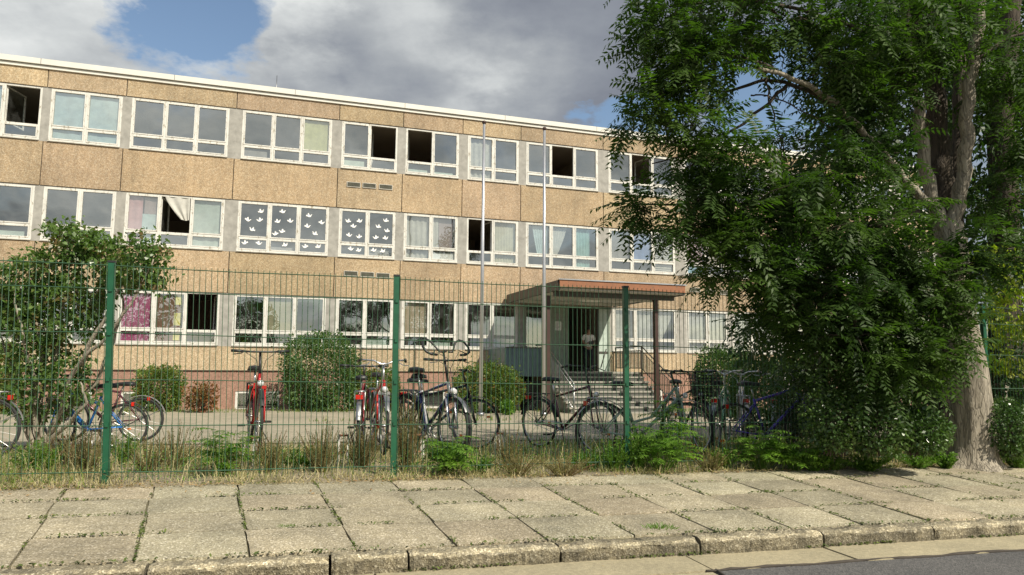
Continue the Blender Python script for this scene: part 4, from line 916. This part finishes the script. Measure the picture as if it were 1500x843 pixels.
for px, d, lb in ((372,7.9,'under the red bicycle standing alone'),(505,8.4,'left of the dark red bicycle'),(612,8.6,'under the navy bicycle'),(732,9.0,'in the grass left of the second flagpole')):
    P = at(px, 600, d); g = ground(P[0], P[1]); t = empty('wheel_rack', 'low rusty white wheel holder '+lb, 'bike rack', (P[0],P[1],g), radians(-78), 'low white wheel holders')
    for y in (-.05,.05):
        m = MB(); m.tube([(0,y,-.05),(0,y,.30),(.26,y,.24),(.34,y,-.05)], .014, 6); m.build('hoop', 'sill', t)
    m = MB(); m.tube([(0,-.05,.10),(0,.05,.10)], .012, 6); m.tube([(0,-.05,.295),(0,.05,.295)], .012, 6); m.build('crossbar', 'rust', t)
# ---------------------------------------------------------------- vegetation
def merge(lst):
    V = []; Q = []; n = 0
    for v, q in lst: V.append(v); Q.append(q+n); n += len(v)
    return np.concatenate(V), np.concatenate(Q)
# the big tree (pinnate leaves)
TD = 8.75
TR = empty('large_tree', 'big multi-stemmed tree with feathery compound leaves and pale grey trunk at the fence, right side', 'tree', at(1424,664,TD))
to = np.array(TR.location)
tk = MB(); tips0 = []
def br(pts, r0, r1, mb=None, n=9, sub=5, wig=.03): 
    return limb(tk if mb is None else mb, [at(x,y,d)-to for x, y, d in pts], r0, r1, n, sub, wig)
# trunk with flare
pts = [at(x,y,d)-to for x, y, d in [(1423,690,TD),(1423,668,TD),(1424,640,TD),(1424,600,TD),(1420,540,TD),(1409,470,TD),(1401,400,TD),(1392,345,TD),(1385,320,TD)]]
rr = [.34,.27,.245,.225,.20,.165,.15,.165,.15]
dense = []; rd = []
for i in range(len(pts)-1):
    for j in range(4): t = j/4; dense.append(pts[i]*(1-t)+pts[i+1]*t); rd.append(rr[i]*(1-t)+rr[i+1]*t)
NS = 40; Vt = []
for i, (c, r) in enumerate(zip(dense, rd)):
    t_ = i/(len(dense)-1); fl = max(0, 1-t_*4.2)
    for j in range(NS):
        a = 2*pi*j/NS; lob = .5+.5*cos(a*5+.8+t_*2)*.7+.25*sin(a*3+1)
        rj = r*(1+fl**1.6*.42*lob+.035*sin(a*9+t_*6)+.03*sin(a*4-t_*9)); Vt.append(c+np.array([cos(a)*rj, sin(a)*rj, 0]))
tk.add(Vt, [(i*NS+j, i*NS+(j+1) % NS, (i+1)*NS+(j+1) % NS, (i+1)*NS+j) for i in range(len(dense)-1) for j in range(NS)], True)
br([(1390,350,TD),(1368,300,TD),(1354,235,TD),(1345,160,TD),(1332,90,TD),(1326,0,TD),(1318,-140,TD),(1300,-300,TD)], .085,.04)
br([(1388,345,TD),(1405,290,TD-.1),(1415,220,TD-.2),(1417,150,TD-.3),(1427,80,TD-.3),(1438,0,TD-.3),(1455,-150,TD-.3),(1465,-320,TD-.2)], .09,.045)
dk = MB()
for L_, r0, r1 in (([(1384,340,TD+.25),(1380,260,TD+.3),(1372,180,TD+.35),(1366,80,TD+.4),(1362,-20,TD+.4),(1340,-260,TD+.5)],.155,.08),
                   ([(1396,330,TD+.5),(1402,250,TD+.7),(1408,140,TD+.9),(1396,20,TD+1.0),(1390,-120,TD+1.0)],.12,.07),
                   ([(1392,690,TD+.7),(1388,640,TD+.7),(1384,560,TD+.7),(1390,450,TD+.7),(1394,340,TD+.6)],.24,.15),
                   ([(1472,560,TD+2.2),(1476,330,TD+2.2),(1470,150,TD+2.2),(1490,-50,TD+2.2)],.2,.12),
                   ([(1395,20,TD+.4),(1450,-60,TD+.2),(1520,-160,TD)],.06,.03)):
    br(L_, r0, r1, dk, 9)
B1 = br([(1362,300,TD-.05),(1330,270,TD-.2),(1295,225,TD-.4),(1255,185,TD-.6),(1215,145,TD-.8),(1160,115,TD-1.0),(1110,100,TD-1.1)], .055,.02)
br([(1225,155,TD-.75),(1170,128,TD-.8),(1120,118,TD-.8),(1060,135,TD-.8),(1010,120,TD-.9)], .03,.010, dk, 6)
br([(1165,118,TD-.9),(1100,88,TD-1),(1040,82,TD-1.1),(980,85,TD-1.2)], .028,.008, dk, 6)
br([(1152,126,TD-.8),(1115,160,TD-.8),(1068,195,TD-.8),(1010,225,TD-.8),(955,240,TD-.8)], .022,.007, dk, 6)
br([(1122,112,TD-.85),(1126,140,TD-.85),(1138,190,TD-.85),(1150,240,TD-.8)], .012,.006, dk, 5)
br([(1100,140,TD-.8),(1130,142,TD-.8),(1180,165,TD-.7),(1240,200,TD-.6)], .010,.006, dk, 5)
br([(1330,95,TD-.1),(1270,50,TD-.4),(1190,20,TD-.8),(1090,0,TD-1.1),(980,10,TD-1.2)], .035,.01, dk, 6)
br([(1360,240,TD),(1340,190,TD+.1),(1310,150,TD+.1),(1290,60,TD+.2)], .03,.012, dk, 6)
br([(1345,310,TD),(1280,330,TD-.2),(1200,320,TD-.4),(1100,300,TD-.6),(1000,300,TD-.8),(940,300,TD-.8)], .035,.008, dk, 6)
br([(1390,430,TD),(1330,400,TD-.3),(1250,390,TD-.5),(1150,400,TD-.6),(1070,400,TD-.7)], .035,.008, dk, 6)
br([(1395,470,TD),(1340,500,TD-.4),(1260,500,TD-.6),(1190,520,TD-.6)], .03,.008, dk, 6)
br([(1372,620,TD-.1),(1330,600,TD-.4),(1300,560,TD-.6)], .02,.006, dk, 5)
br([(1420,100,TD-.3),(1470,60,TD-.4),(1540,40,TD-.5)], .03,.01, dk, 6)
tk.build('trunk', 'bark', TR); dk.build('dark_stems', 'barkdark', TR)
CL = [ # px, py, depth, rx, ry, rz(m), tips
 (985,28,7.6,48,40,.6,26),(998,88,7.6,58,36,.6,32),(942,165,7.6,34,20,.35,10),(975,140,7.6,40,26,.4,16),(1060,32,7.7,70,48,.7,38),(1150,22,7.9,80,50,.8,42),(1045,100,7.7,45,30,.5,15),(950,62,7.6,30,30,.3,8),
 (1010,190,7.7,55,20,.5,16),(928,186,7.6,26,12,.25,6),(1235,40,8.1,80,60,.9,48),(1205,95,8.0,55,40,.6,24),(1320,40,8.3,70,60,.9,42),(1060,225,7.8,70,30,.6,26),(1005,238,7.7,45,20,.4,13),(1060,185,7.9,30,18,.3,6),
 (955,305,7.8,38,20,.3,11),(1010,330,7.8,50,26,.5,18),(1015,290,7.8,50,20,.5,15),(1085,300,7.9,75,45,.7,38),(1090,350,7.9,60,35,.6,24),(1150,245,8.1,75,50,.8,38),(1230,230,8.3,80,70,.9,48),
 (1290,130,8.4,60,60,.7,34),(1255,150,8.3,40,40,.5,16),(1062,398,7.9,48,25,.4,15),(1120,405,8.0,60,30,.6,24),(1175,350,8.1,80,60,.8,44),(1260,330,8.3,80,60,.8,44),
 (1230,410,8.1,80,50,.8,40),(1180,450,8.2,60,40,.7,22),(1330,420,8.1,70,45,.6,36),(1250,480,8.0,80,50,.7,44),(1330,500,8.0,70,50,.6,40),(1365,455,8.0,40,40,.4,16),
 (1235,535,8.2,55,40,.6,26),(1285,535,8.2,70,36,.5,24),(1340,545,8.2,45,36,.4,16),(1350,370,8.2,60,35,.5,22),(1400,390,8.0,60,30,.4,16),(1455,375,8.2,55,35,.5,18),
 (1440,90,8.6,40,70,.5,20),(1490,150,8.6,45,90,.7,34),(1480,280,8.8,50,50,.6,24),(1385,20,8.9,50,50,.5,18),(1130,470,8.6,40,30,.5,10),
 (1000,-60,7.7,90,50,.8,24),(1130,-90,8,110,70,1,34),(1270,-90,8.4,110,80,1.2,36),(1400,-110,8.8,110,90,1.3,34),(1350,-260,9,150,90,1.4,30),(1180,-230,8.6,110,70,1.2,24),(1380,10,9.3,90,70,.6,24),(1290,60,9.3,90,80,.6,26)]
parts = []; tw = MB()
for px, py, d, rx, ry, rz_, nt_ in CL:
    c = at(px, py, d)-to; r = (rx*d/FPX, rz_, ry*d/FPX); nt_ = int(nt_*(.72 if (py < 260 and px < 1240) else .92))
    if py <= 330 and 1225 < px < 1500 and d < 9.2: d += 1.6
    P, o = inblob(c, r, nt_, .15)
    parts.append(cluster(P, o, 7, (.18,.46), 8, droop=.24, ldroop=.2, ll=.23, lw=.34))
    for p in P[::2]:
        q = p+(c-p)*.75+np.array([0,0,-.05]); tw.tube([q, (p+q)/2+np.array([0,0,.04]), p], [.008,.006,.004], 4, cap=False)
V, Q = merge(parts); npmesh('crown', V, Q, 'leaf', TR); tw.build('twigs', 'barkdark', TR, kind='stuff')
# far dark trees behind the trunk closing the background
def bigtree(name, label, blobs, mat, n_per, size, trunk=None, group=None, per=5):
    c0 = at(*trunk[0]) if trunk else at(*blobs[0][:3]); t = empty(name, label, 'tree' if trunk else 'shrub', c0, group=group); o = np.array(t.location); L2 = []
    for px, py, d, rx, ry, rz_ in blobs:
        c = at(px, py, d)-o; P, dd = inblob(c, (rx*d/FPX, rz_, ry*d/FPX), int(n_per*rx*ry/2500), .3); D = unit(dd+RS.normal(size=dd.shape)*.8-np.array([0,0,.3])); L2.append(ovals(P, D, RS.uniform(.6,1.3,len(P))*size, .5, .15))
    V, Q = merge(L2); npmesh('crown', V, Q, mat, t)
    if trunk: m = MB(); limb(m, [at(*p)-o for p in trunk], .16, .06, 8); m.build('trunk', 'barkdark', t)
    return t
bigtree('broadleaf_tree', 'dark broadleaf tree filling the view behind the pale trunk', [(1250,300,11.5,130,90,1.2),(1330,150,11.5,120,110,1.3),(1450,200,12,110,130,1.3),(1480,30,12,120,110,1.3),(1400,20,12,100,90,1.2),(1450,330,11.5,90,70,1.),(1240,180,12,60,60,.8),(1500,-150,12,150,120,1.5),(1600,150,12,110,150,1.3)], 'leafdark', 560, .13, [(1455,640,11.5),(1460,400,11.6),(1450,150,11.8)])
bigtree('broadleaf_tree', 'dense shaded tree right of the entrance behind the mesh fence', [(1150,400,13.5,55,60,1.),(1190,470,12.5,70,70,1.),(1260,430,12.5,90,80,1.),(1330,480,12,90,80,1.),(1120,500,13,55,50,.8),(1200,560,12,80,50,.9),(1300,580,11.5,90,50,.8),(1390,560,11.5,60,70,.6)], 'leafdark', 640, .11, [(1185,640,12.5),(1188,520,12.5),(1180,400,12.8)])
bigtree('broadleaf_tree', 'yellow-green sunlit tree behind the fence right of the pale trunk', [(1462,400,9.8,40,45,.5),(1495,445,9.8,50,55,.5),(1480,510,9.9,40,40,.5),(1560,400,11,70,90,.8)], 'leafyel', 560, .10, [(1490,650,11),(1492,540,11),(1490,430,11)])
bigtree('hedge_shrub', 'leafy hedge plants behind the last green post at the right edge', [(1470,560,10.2,40,60,.4),(1520,560,10.2,50,80,.5),(1480,620,10,50,40,.4),(1600,560,10.2,60,90,.5)], 'leafdark', 620, .075)
# undergrowth with small glossy leaves
for px, py, d, rx, ry, lb in ((1220,615,7.95,48,48,'small-leaved glossy shrub left end of the undergrowth beneath the tree'),(1285,622,7.9,50,50,'small-leaved glossy shrub in the middle of the undergrowth beneath the tree'),(1350,632,8.0,40,36,'small-leaved glossy shrub touching the left side of the pale trunk'),(1475,628,8.6,40,45,'small-leaved shrub growing right of the pale trunk'),(1165,580,9.5,45,60,'shaded shrub growing through the fence behind the rightmost bicycles'),(1230,560,9.6,70,70,'shaded thicket behind the dark fence post under the tree'),(1330,570,9.7,80,80,'shaded thicket behind the fence left of the pale trunk')):
    t = empty('shrub', lb, 'shrub', at(px, 668, d)); o = np.array(t.location); c = at(px, py, d)-o
    P, dd = inblob(c, (rx*d/FPX, .35, ry*d/FPX), 3600, .3); V, Q = ovals(P, unit(dd*.6+RS.normal(size=dd.shape)), RS.uniform(.025,.055,len(P)), .6, .1); npmesh('foliage', V, Q, 'ivy', t)
    m = MB()
    for k in range(9): e = c+np.array([random.uniform(-1,1)*rx*d/FPX*.7, random.uniform(-.2,.2), random.uniform(.0,.8)*ry*d/FPX]); limb(m, [(random.uniform(-.15,.15),random.uniform(-.1,.1),0), e*.5+np.array([0,0,.1]), e], .010, .004, 5, 3)
    m.build('stems', 'barkdark', t)
# lilac-like shrub at the left
LS = empty('large_shrub', 'tall multi-stemmed lilac-like shrub with browning leaves at the left, behind the fence', 'shrub', at(62,652,9.0)); o = np.array(LS.location); m = MB(); LT = []
stems = [[(50,660,9),(45,600,9),(60,520,9),(50,440,9),(40,390,9)],[(58,660,9),(70,590,9),(85,500,9),(95,420,9),(98,350,9)],[(66,660,9),(88,600,8.9),(110,540,8.8),(160,490,8.7),(200,430,8.7),(225,380,8.7)],[(70,655,9),(95,605,9.1),(140,560,9.1),(165,500,9.1),(180,440,9.1),(150,370,9.1)],
 [(48,660,9),(30,590,9.1),(18,540,9.1),(0,490,9.2)],[(60,660,9),(62,560,9.2),(75,460,9.3),(70,400,9.3)],[(55,660,9),(50,560,8.9),(30,480,8.8),(20,420,8.8)],[(118,535,8.8),(150,470,8.8),(190,400,8.8)],[(66,655,8.9),(100,620,8.8),(125,590,8.7),(118,560,8.7)]]
for s_ in stems: LT.append(limb(m, [at(*p)-o for p in s_], .034, .009, 7, 4, .03))
m.build('stems', 'bark', LS)
L2 = []
for px, py, d, rx, ry, k in ((30,440,9,45,40,420),(105,360,9,45,32,480),(60,400,9,60,40,560),(150,370,8.9,45,30,420),(205,385,8.8,42,36,420),(120,430,9,50,36,420),(180,412,9,38,20,170),(60,470,9,55,40,520),(125,475,9,32,30,150),(50,530,9,45,45,420),(95,540,9,35,35,240),(105,575,9,30,30,140),(25,580,8.8,35,35,150),(60,600,8.9,35,25,100),(10,440,9,30,50,240),(220,360,8.8,18,18,70),(235,400,8.8,14,22,60),(85,335,9,18,12,60),(-40,470,9.1,50,80,700)):
    c = at(px, py, d)-o; nk = max(6, int(k/6)); tp, dd = inblob(c, (rx*d/FPX,.35,ry*d/FPX), nk, .2); P = np.repeat(tp, 15, 0)+RS.normal(size=(nk*15,3))*.05; D = unit(np.repeat(dd,15,0)*.4+RS.normal(size=P.shape)-np.array([0,0,.25])); L2.append(ovals(P, D, RS.uniform(.04,.085,len(P)), .58, .15))
V, Q = merge(L2); npmesh('foliage', V, Q, 'lilac', LS)
# clipped hedges and bushes before the school wall
def hedge(label, cx, y0, y1, rx, d, mat, n, size=.06, sq=3.2, name='hedge_shrub', sparse=False):
    P0 = at(cx, y1, d); t = empty(name, label, 'shrub', (P0[0], P0[1], ground(P0[0], P0[1]))); h = (y1-y0)*d/FPX; r = rx*d/FPX
    a = RS.uniform(0, 2*pi, n); v = RS.uniform(-1, 1, n); 
    dd = np.stack([np.cos(a)*np.sqrt(1-v*v), np.sin(a)*np.sqrt(1-v*v), v], 1); k = (np.abs(dd)**sq).sum(1)**(-1/sq); dd = dd*k[:,None]
    rad = (1-.5*RS.rand(n)**2.2 if not sparse else RS.rand(n)**.5)*(1+.17*vnoise(dd*3.1+cx,1)+.08*vnoise(dd*7.3,1)+.22*(RS.rand(n) > .975)); P = dd*rad[:,None]*np.array([r, r*.85, h/2])+np.array([0,0,h/2+.02]); P = P[P[:,2] > .0]
    D = unit(P-np.array([0,0,h/2])+RS.normal(size=P.shape)*r*.6); V, Q = ovals(P, D, RS.uniform(.6,1.3,len(P))*size, .55, .1); npmesh('foliage', V, Q, mat, t)
    m = MB()
    for k in range(10): e = (random.uniform(-.6,.6)*r, random.uniform(-.5,.5)*r, h*random.uniform(.5,.85)); limb(m, [(e[0]*.25,e[1]*.25,0),(e[0]*.6,e[1]*.6,h*.35),e], .02, .006, 5, 3)
    m.build('stems', 'barkdark', t); return t
hedge('big rounded clipped green shrub before the wall, tallest, right of the red bicycle', 467, 495, 603, 53, 23.5, 'hedge', 15000, .085)
hedge('low clipped green shrub behind the middle bicycles', 546, 545, 603, 38, 24, 'hedgered', 7000, .085)
hedge('wide rounded green shrub behind the left flagpole', 715, 529, 598, 47, 23.6, 'hedgered', 11000, .085, 2.6)
hedge('small clipped shrub with reddish tips below the open ground floor window', 232, 536, 598, 31, 22, 'hedgered', 7000, .08)
hedge('sparse reddish bush right of the small clipped shrub', 295, 556, 600, 24, 21.5, 'redbush', 1500, .09, 2.2, 'bush', True)
hedge('tall dark clipped shrub right of the entrance steps', 1062, 512, 606, 42, 22.5, 'hedge', 13000, .085)
hedge('broad shaded shrub behind the bicycles between the steps and the tree', 1135, 515, 618, 62, 15.5, 'hedge', 12000, .07)
hedge('narrow dark upright shrub between basement window and big rounded shrub', 400, 562, 603, 9, 25.2, 'hedge', 1500, .08)
hedge('small green shrub half out of frame at the left edge', -2, 500, 600, 22, 20, 'hedgered', 6000, .08)
hedge('pair of loose green weeds by the landing', 742, 585, 606, 9, 22, 'weed', 700, .09, 2.2, 'weed_plant', True)
# weeds on the verge
def weed(label, px, py, d, kind, h, wd, n=26):
    P0 = at(px, py, d); g = ground(P0[0], P0[1]); t = empty('weed_plant', label, 'weed', (P0[0], P0[1], g), group=None)
    m = MB(); L2 = []
    for k in range(n):
        a = random.uniform(0,2*pi); r = random.random()**.6*wd; hh = h*random.uniform(.5,1.05)*(1-.3*r/wd); e = np.array([cos(a)*r, sin(a)*r*.7, hh]); m.tube([(e[0]*.15,e[1]*.15,-.02), e*np.array([.6,.6,.55]), e], [.004,.003,.002], 4, cap=False)
        if kind == 'pin' and k % 2 == 0:
            O = np.array([e*np.array([.7,.7,q]) for q in (.45,.65,.85,1.)]); D = unit(np.stack([np.array([cos(a+q), sin(a+q), .35]) for q in (0,2.2,-2,.6)])); L2.append(pinnate(O, D, RS.uniform(.16,.30,4), 8, droop=.3, ldroop=.2, lw=.30, ll=.26))
        elif kind != 'pin':
            q = RS.uniform(.15,1,34)[:,None]; O = e[None]*q; D = unit(RS.normal(size=(34,3))+np.array([0,0,.5])); L2.append(ovals(O, D, RS.uniform(.018,.042,34) if kind != 'tan' else RS.uniform(.008,.024,34), .35 if kind != 'broad' else .6, .1))
    V, Q = merge(L2); npmesh('leaves', V, Q, 'weedtan' if kind == 'tan' else 'weed', t); m.build('stalks', 'weedtan' if kind == 'tan' else 'weed', t)
W_ = [('bushy bright green weed at the pavement edge near the left corner', 50,712,6.9,'fine',.33,.26,50),('green seedling with fresh feathery leaves in front of the red bicycle',325,706,7.15,'pin',.45,.28,22),
 ('lime green seedling leaves at the pavement edge below the red bicycle',322,712,7.0,'broad',.14,.12,14),('dense dark green feathery weed right of the middle post',652,692,7.4,'pin',.36,.24,34),
 ('tan seeding weed left of the red bicycle bars',395,700,7.3,'tan',.38,.25,40),('tan seeding weed in front of the red and silver bicycle',470,700,7.4,'tan',.42,.3,46),('brown dried weed at the foot of the middle post',590,700,7.4,'tan',.52,.22,46),('tan weed clump between the left post and the seedling',215,706,7.2,'tan',.30,.26,40),('grey-green weed at the foot of the left post',125,706,7.1,'tan',.42,.3,50),
 ('small green weed clump below the looped handlebar',700,690,7.5,'fine',.20,.2,26),('tall ailanthus sapling with bright compound leaves right of the right-hand post',968,690,7.8,'pin',.52,.32,34),('leafy sapling leaning over the pale green bicycle frame',985,640,8.2,'pin',.72,.22,22),
 ('weedy tangle at the foot of the right-hand post',900,686,7.8,'fine',.36,.26,40),('thin yellow-flowered weed right of the right-hand post',935,690,7.8,'fine',.5,.2,30),('feathery sapling below the purple bicycle',1115,686,8.1,'pin',.45,.3,34),('feathery sapling right of the purple bicycle front wheel',1165,684,8.1,'pin',.38,.26,26),
 ('low weed in the litter between the two saplings',1040,690,7.9,'tan',.24,.25,30),('low green weed at the foot of the thicket',1215,684,8.2,'fine',.20,.3,34),('low green weed in front of the pale trunk',1345,672,8.5,'fine',.2,.28,30),('weed right of the pale trunk by the pavement edge',1490,668,8.7,'fine',.3,.3,36),('fern-like weed between post and seedling far left',180,660,7.9,'fine',.35,.25,28),('reddish dry plant by the middle post between the bicycles',600,670,8.0,'tan',.65,.18,36),
 ('tall straw-coloured weed left of the second flagpole',745,680,8.0,'tan',.42,.2,24)]
W_ += [('olive weed tangle between left post and left edge',95,700,7.5,'tan',.36,.34,50),('tall thin weeds just right of the left post',255,700,7.5,'tan',.40,.3,44),('olive seeding weeds below the clipped round shrub',440,694,7.6,'fine',.26,.3,40),('dense olive weeds between the two rack posts left of the middle post',530,690,7.7,'tan',.42,.3,54),
 ('weeds right of the dark green feathery weed',760,694,7.4,'tan',.22,.34,40),('low dry weeds in front of the middle of the third fence panel',825,694,7.4,'tan',.2,.34,36),('green creeping weed below the dark angled bicycle',860,680,7.9,'fine',.22,.26,36),('leafy weed between the purple wheel and the bright sapling',1060,680,8.1,'broad',.26,.2,30),
 ('green weed right of the feathery sapling near the thicket',1190,680,8.1,'broad',.28,.22,34),('low leafy ground weed in the middle under the tree',1270,678,8.2,'broad',.18,.3,36),('yellowish weed left of the trunk root',1385,668,8.5,'broad',.22,.18,26)]
W_ = [(*w_[:5], w_[5]*(1.35 if w_[4] == 'tan' else 1.12), w_[6]*1.1, int(w_[7]*1.35)) for w_ in W_]
for w_ in W_: weed(*w_)
for i, (px, py, d, h) in enumerate(((968,775,5.0,.05),(205,838,4.55,.09),(1465,775,6.1,.09),(418,772,4.9,.02),(615,835,4.6,.03),(528,802,4.8,.03))):
    P0 = at(px, py, d); uf = P0@UF; t = empty('grass_tuft', 'small green tuft '+['on the slabs near the kerb, centre right','in the kerb joint near the lower left corner','in front of the kerb at the far right','in the slab joint, centre left','at the kerb foot, centre left','where slab meets kerb, centre'][i], 'weed', (P0[0], P0[1], P0[2]), group='tufts on the pavement')
    n = 120; a = RS.uniform(0,2*pi,n); r = RS.uniform(0,.07 if h > .04 else .04,n); b = np.stack([np.cos(a)*r*1.6, np.sin(a)*r, np.zeros(n)],1); D = unit(np.stack([np.cos(a)*.7, np.sin(a)*.7, RS.uniform(.4,1.4,n)],1)); V, Q = ovals(b, D, RS.uniform(.5,1.2,n)*h, .12, .1); npmesh('grass_tuft_blades', V, Q, 'weed', t)
# mixed low forbs nobody could count
def forbs(name, n, mat, wr, label, ph, hs, size):
    a = RS.uniform(-6, 11, n); w = RS.uniform(wr[0], wr[1], n); f = np.sin(a*2.3+ph)*np.sin(w*2.9+a*.7+ph)+.5*np.sin(a*6.1+ph*2)*np.sin(w*7)
    k = (f > .25)|((w < 7.35)&(f > -.1)); a, w, f = a[k], w[k], f[k]; n = len(a)
    P = np.outer(a, UF)-np.outer(w, NF); P[:,2] = np.interp(w, [q for q,_ in HW], [q for _,q in HW])+SLOPE*a+RS.rand(n)**1.3*hs*np.clip(.5+f,.4,1.3)
    V, Q = ovals(P, unit(RS.normal(size=(n,3))+np.array([0,0,.5])), RS.uniform(.5,1.4,n)*size, .38, .1); o = npmesh(name, V, Q, mat); tag(o, label, 'weeds', kind='stuff')
forbs('low_forbs', 26000, 'weed', (7.12,9.2), 'fresh green low forbs tangled through the dry grass of the verge', 1.7, .20, .028)
forbs('withered_forbs', 34000, 'weedtan', (7.08,9.6), 'withered olive and brown forbs matted through the dry verge grass', .4, .26, .024)
# trees across the street, behind the camera: the ground floor panes mirror them
for i, (x, y, s_) in enumerate(((-16,-16,1.0),(-6,-19,1.15),(5,-23,.95),(-27,-17,1.1))):
    t = empty('street_tree', 'street tree behind the camera mirrored in the ground floor panes, number '+'first second third fourth'.split()[i]+' from the right' if False else 'broad street tree across the road, seen only mirrored in ground floor panes', 'tree', (x,y,-1.3), group='trees across the street')
    P, dd = inblob((0,0,5.4*s_), (3.6*s_,3.0*s_,3.0*s_), 3600, .3); V, Q = ovals(P, unit(dd+RS.normal(size=dd.shape)), RS.uniform(.2,.42,len(P)), .6, .1); npmesh('crown', V, Q, 'leafdark', t)
    m = MB(); limb(m, [(0,0,0),(.1,0,2),(0,.1,5)], .22, .1, 9); m.build('trunk', 'barkdark', t)
# ---------------------------------------------------------------- camera, light, sky
cd = bpy.data.cameras.new('camera'); cam = bpy.data.objects.new('camera', cd); COL.objects.link(cam)
cd.sensor_width = 36; cd.lens = 36*FPX/1500; cd.clip_end = 2000; cd.clip_start = .05
Rc = Matrix(((CM[0][0], -CM[1][0], -CM[2][0]), (CM[0][1], -CM[1][1], -CM[2][1]), (CM[0][2], -CM[1][2], -CM[2][2])))
cam.matrix_world = Rc.to_4x4(); scene.camera = cam
EL = radians(44.5); A_ = radians(25); sh = N*cos(A_)+U*sin(A_); SD = np.array([sh[0]*cos(EL), sh[1]*cos(EL), sin(EL)])
ld = bpy.data.lights.new('sun', 'SUN'); ld.energy = 4.6; ld.angle = radians(.5); ld.color = (1.,.92,.77)
so = bpy.data.objects.new('sun', ld); COL.objects.link(so); so.rotation_euler = Vector(SD).to_track_quat('Z', 'Y').to_euler()
w = bpy.data.worlds.new('World'); scene.world = w; w.use_nodes = True; nt = w.node_tree; nt.nodes.clear()
out = nt.nodes.new('ShaderNodeOutputWorld'); bg = nt.nodes.new('ShaderNodeBackground'); L(nt, bg.outputs[0], out.inputs[0])
sky = nt.nodes.new('ShaderNodeTexSky'); sky.sky_type = 'NISHITA'; sky.sun_disc = False; sky.sun_elevation = EL; sky.sun_rotation = atan2(SD[0], SD[1])
sky.air_density = 1.2; sky.dust_density = .6
co = nt.nodes.new('ShaderNodeTexCoord').outputs['Generated']
sx = nd(nt, 'ShaderNodeSeparateXYZ'); L(nt, co, sx.inputs[0])
mz = nd(nt, 'ShaderNodeMath'); mz.operation = 'MAXIMUM'; mz.inputs[1].default_value = 0.; L(nt, sx.outputs[2], mz.inputs[0])
az = nd(nt, 'ShaderNodeMath'); az.operation = 'ADD'; az.inputs[1].default_value = .22; L(nt, mz.outputs[0], az.inputs[0])
dv = nd(nt, 'ShaderNodeVectorMath'); dv.operation = 'DIVIDE'; L(nt, co, dv.inputs[0]); cb = nd(nt, 'ShaderNodeCombineXYZ')
for i in range(3): L(nt, az.outputs[0], cb.inputs[i])
L(nt, cb.outputs[0], dv.inputs[1])
n1 = noise(nt, dv.outputs[0], 1.15, 9, .56); n1.inputs['Distortion'].default_value = .25
n2 = noise(nt, dv.outputs[0], 2.1, 8, .55)
nw = noise(nt, dv.outputs[0], 2.6, 7, .62); wv = nd(nt, 'ShaderNodeVectorMath'); wv.operation = 'MULTIPLY_ADD'; wv.inputs[1].default_value = (.42,)*3; L(nt, nw.outputs[1], wv.inputs[0])
ws_ = nd(nt, 'ShaderNodeVectorMath'); ws_.operation = 'SUBTRACT'; ws_.inputs[1].default_value = (.21,)*3; L(nt, co, ws_.inputs[0]); L(nt, ws_.outputs[0], wv.inputs[2]); WARP = wv.outputs[0]
# cloud cover: noise plus a few broad clearings fixed in the sky
def dot(dirv, r0, r1):
    v = unit(np.array(dirv)); dn = nd(nt, 'ShaderNodeVectorMath'); dn.operation = 'DOT_PRODUCT'; dn.inputs[1].default_value = tuple(v); nn2 = nd(nt, 'ShaderNodeVectorMath'); nn2.operation = 'NORMALIZE'; L(nt, WARP, nn2.inputs[0]); L(nt, nn2.outputs[0], dn.inputs[0])
    mr = nd(nt, 'ShaderNodeMapRange'); mr.interpolation_type = 'SMOOTHSTEP'; mr.inputs['From Min'].default_value = cos(r0); mr.inputs['From Max'].default_value = cos(r1); L(nt, dn.outputs['Value'], mr.inputs['Value']); return mr.outputs['Result']
def addn(a, b, k):
    mm = nd(nt, 'ShaderNodeMath'); mm.operation = 'MULTIPLY_ADD'; mm.inputs[1].default_value = k; L(nt, b, mm.inputs[0]); L(nt, a, mm.inputs[2]); return mm.outputs[0]
cov = n1.outputs[0]
for (x, y, r0, r1, k) in HOLES if 'HOLES' in globals() else []: cov = addn(cov, dot(at(x, y, 1), r0, r1), k)
mask = ramp(nt, cov, [(.36,(0,0,0)),(.46,(.55,)*3),(.56,(1,1,1))])
lum = n2.outputs[0]
for (x, y, r0, r1, k) in LUMS if 'LUMS' in globals() else []: lum = addn(lum, dot(at(x, y, 1), r0, r1), k)
lum = addn(lum, dot((.33,-.95,.32), 1.0, .2), .30)
ccol = ramp(nt, lum, [(.30,(.15,.165,.205)),(.48,(.235,.255,.29)),(.60,(.34,.36,.38)),(.74,(.54,.56,.56)),(1.,(.95,.95,.92))])
skm = nd(nt, 'ShaderNodeVectorMath'); skm.operation = 'SCALE'; skm.inputs['Scale'].default_value = .10; L(nt, sky.outputs[0], skm.inputs[0])
L(nt, mix(nt, mask.outputs[0], skm.outputs[0], ccol.outputs[0]), bg.inputs['Color']); bg.inputs['Strength'].default_value = 1.0
scene.view_settings.view_transform = 'Standard'; scene.view_settings.look = 'None'; scene.view_settings.gamma = 1.; scene.view_settings.exposure = .32
scene.render.engine = 'CYCLES'; scene.cycles.max_bounces = 6; scene.cycles.transparent_max_bounces = 24; scene.cycles.transmission_bounces = 3; scene.cycles.caustics_reflective = False; scene.cycles.caustics_refractive = False
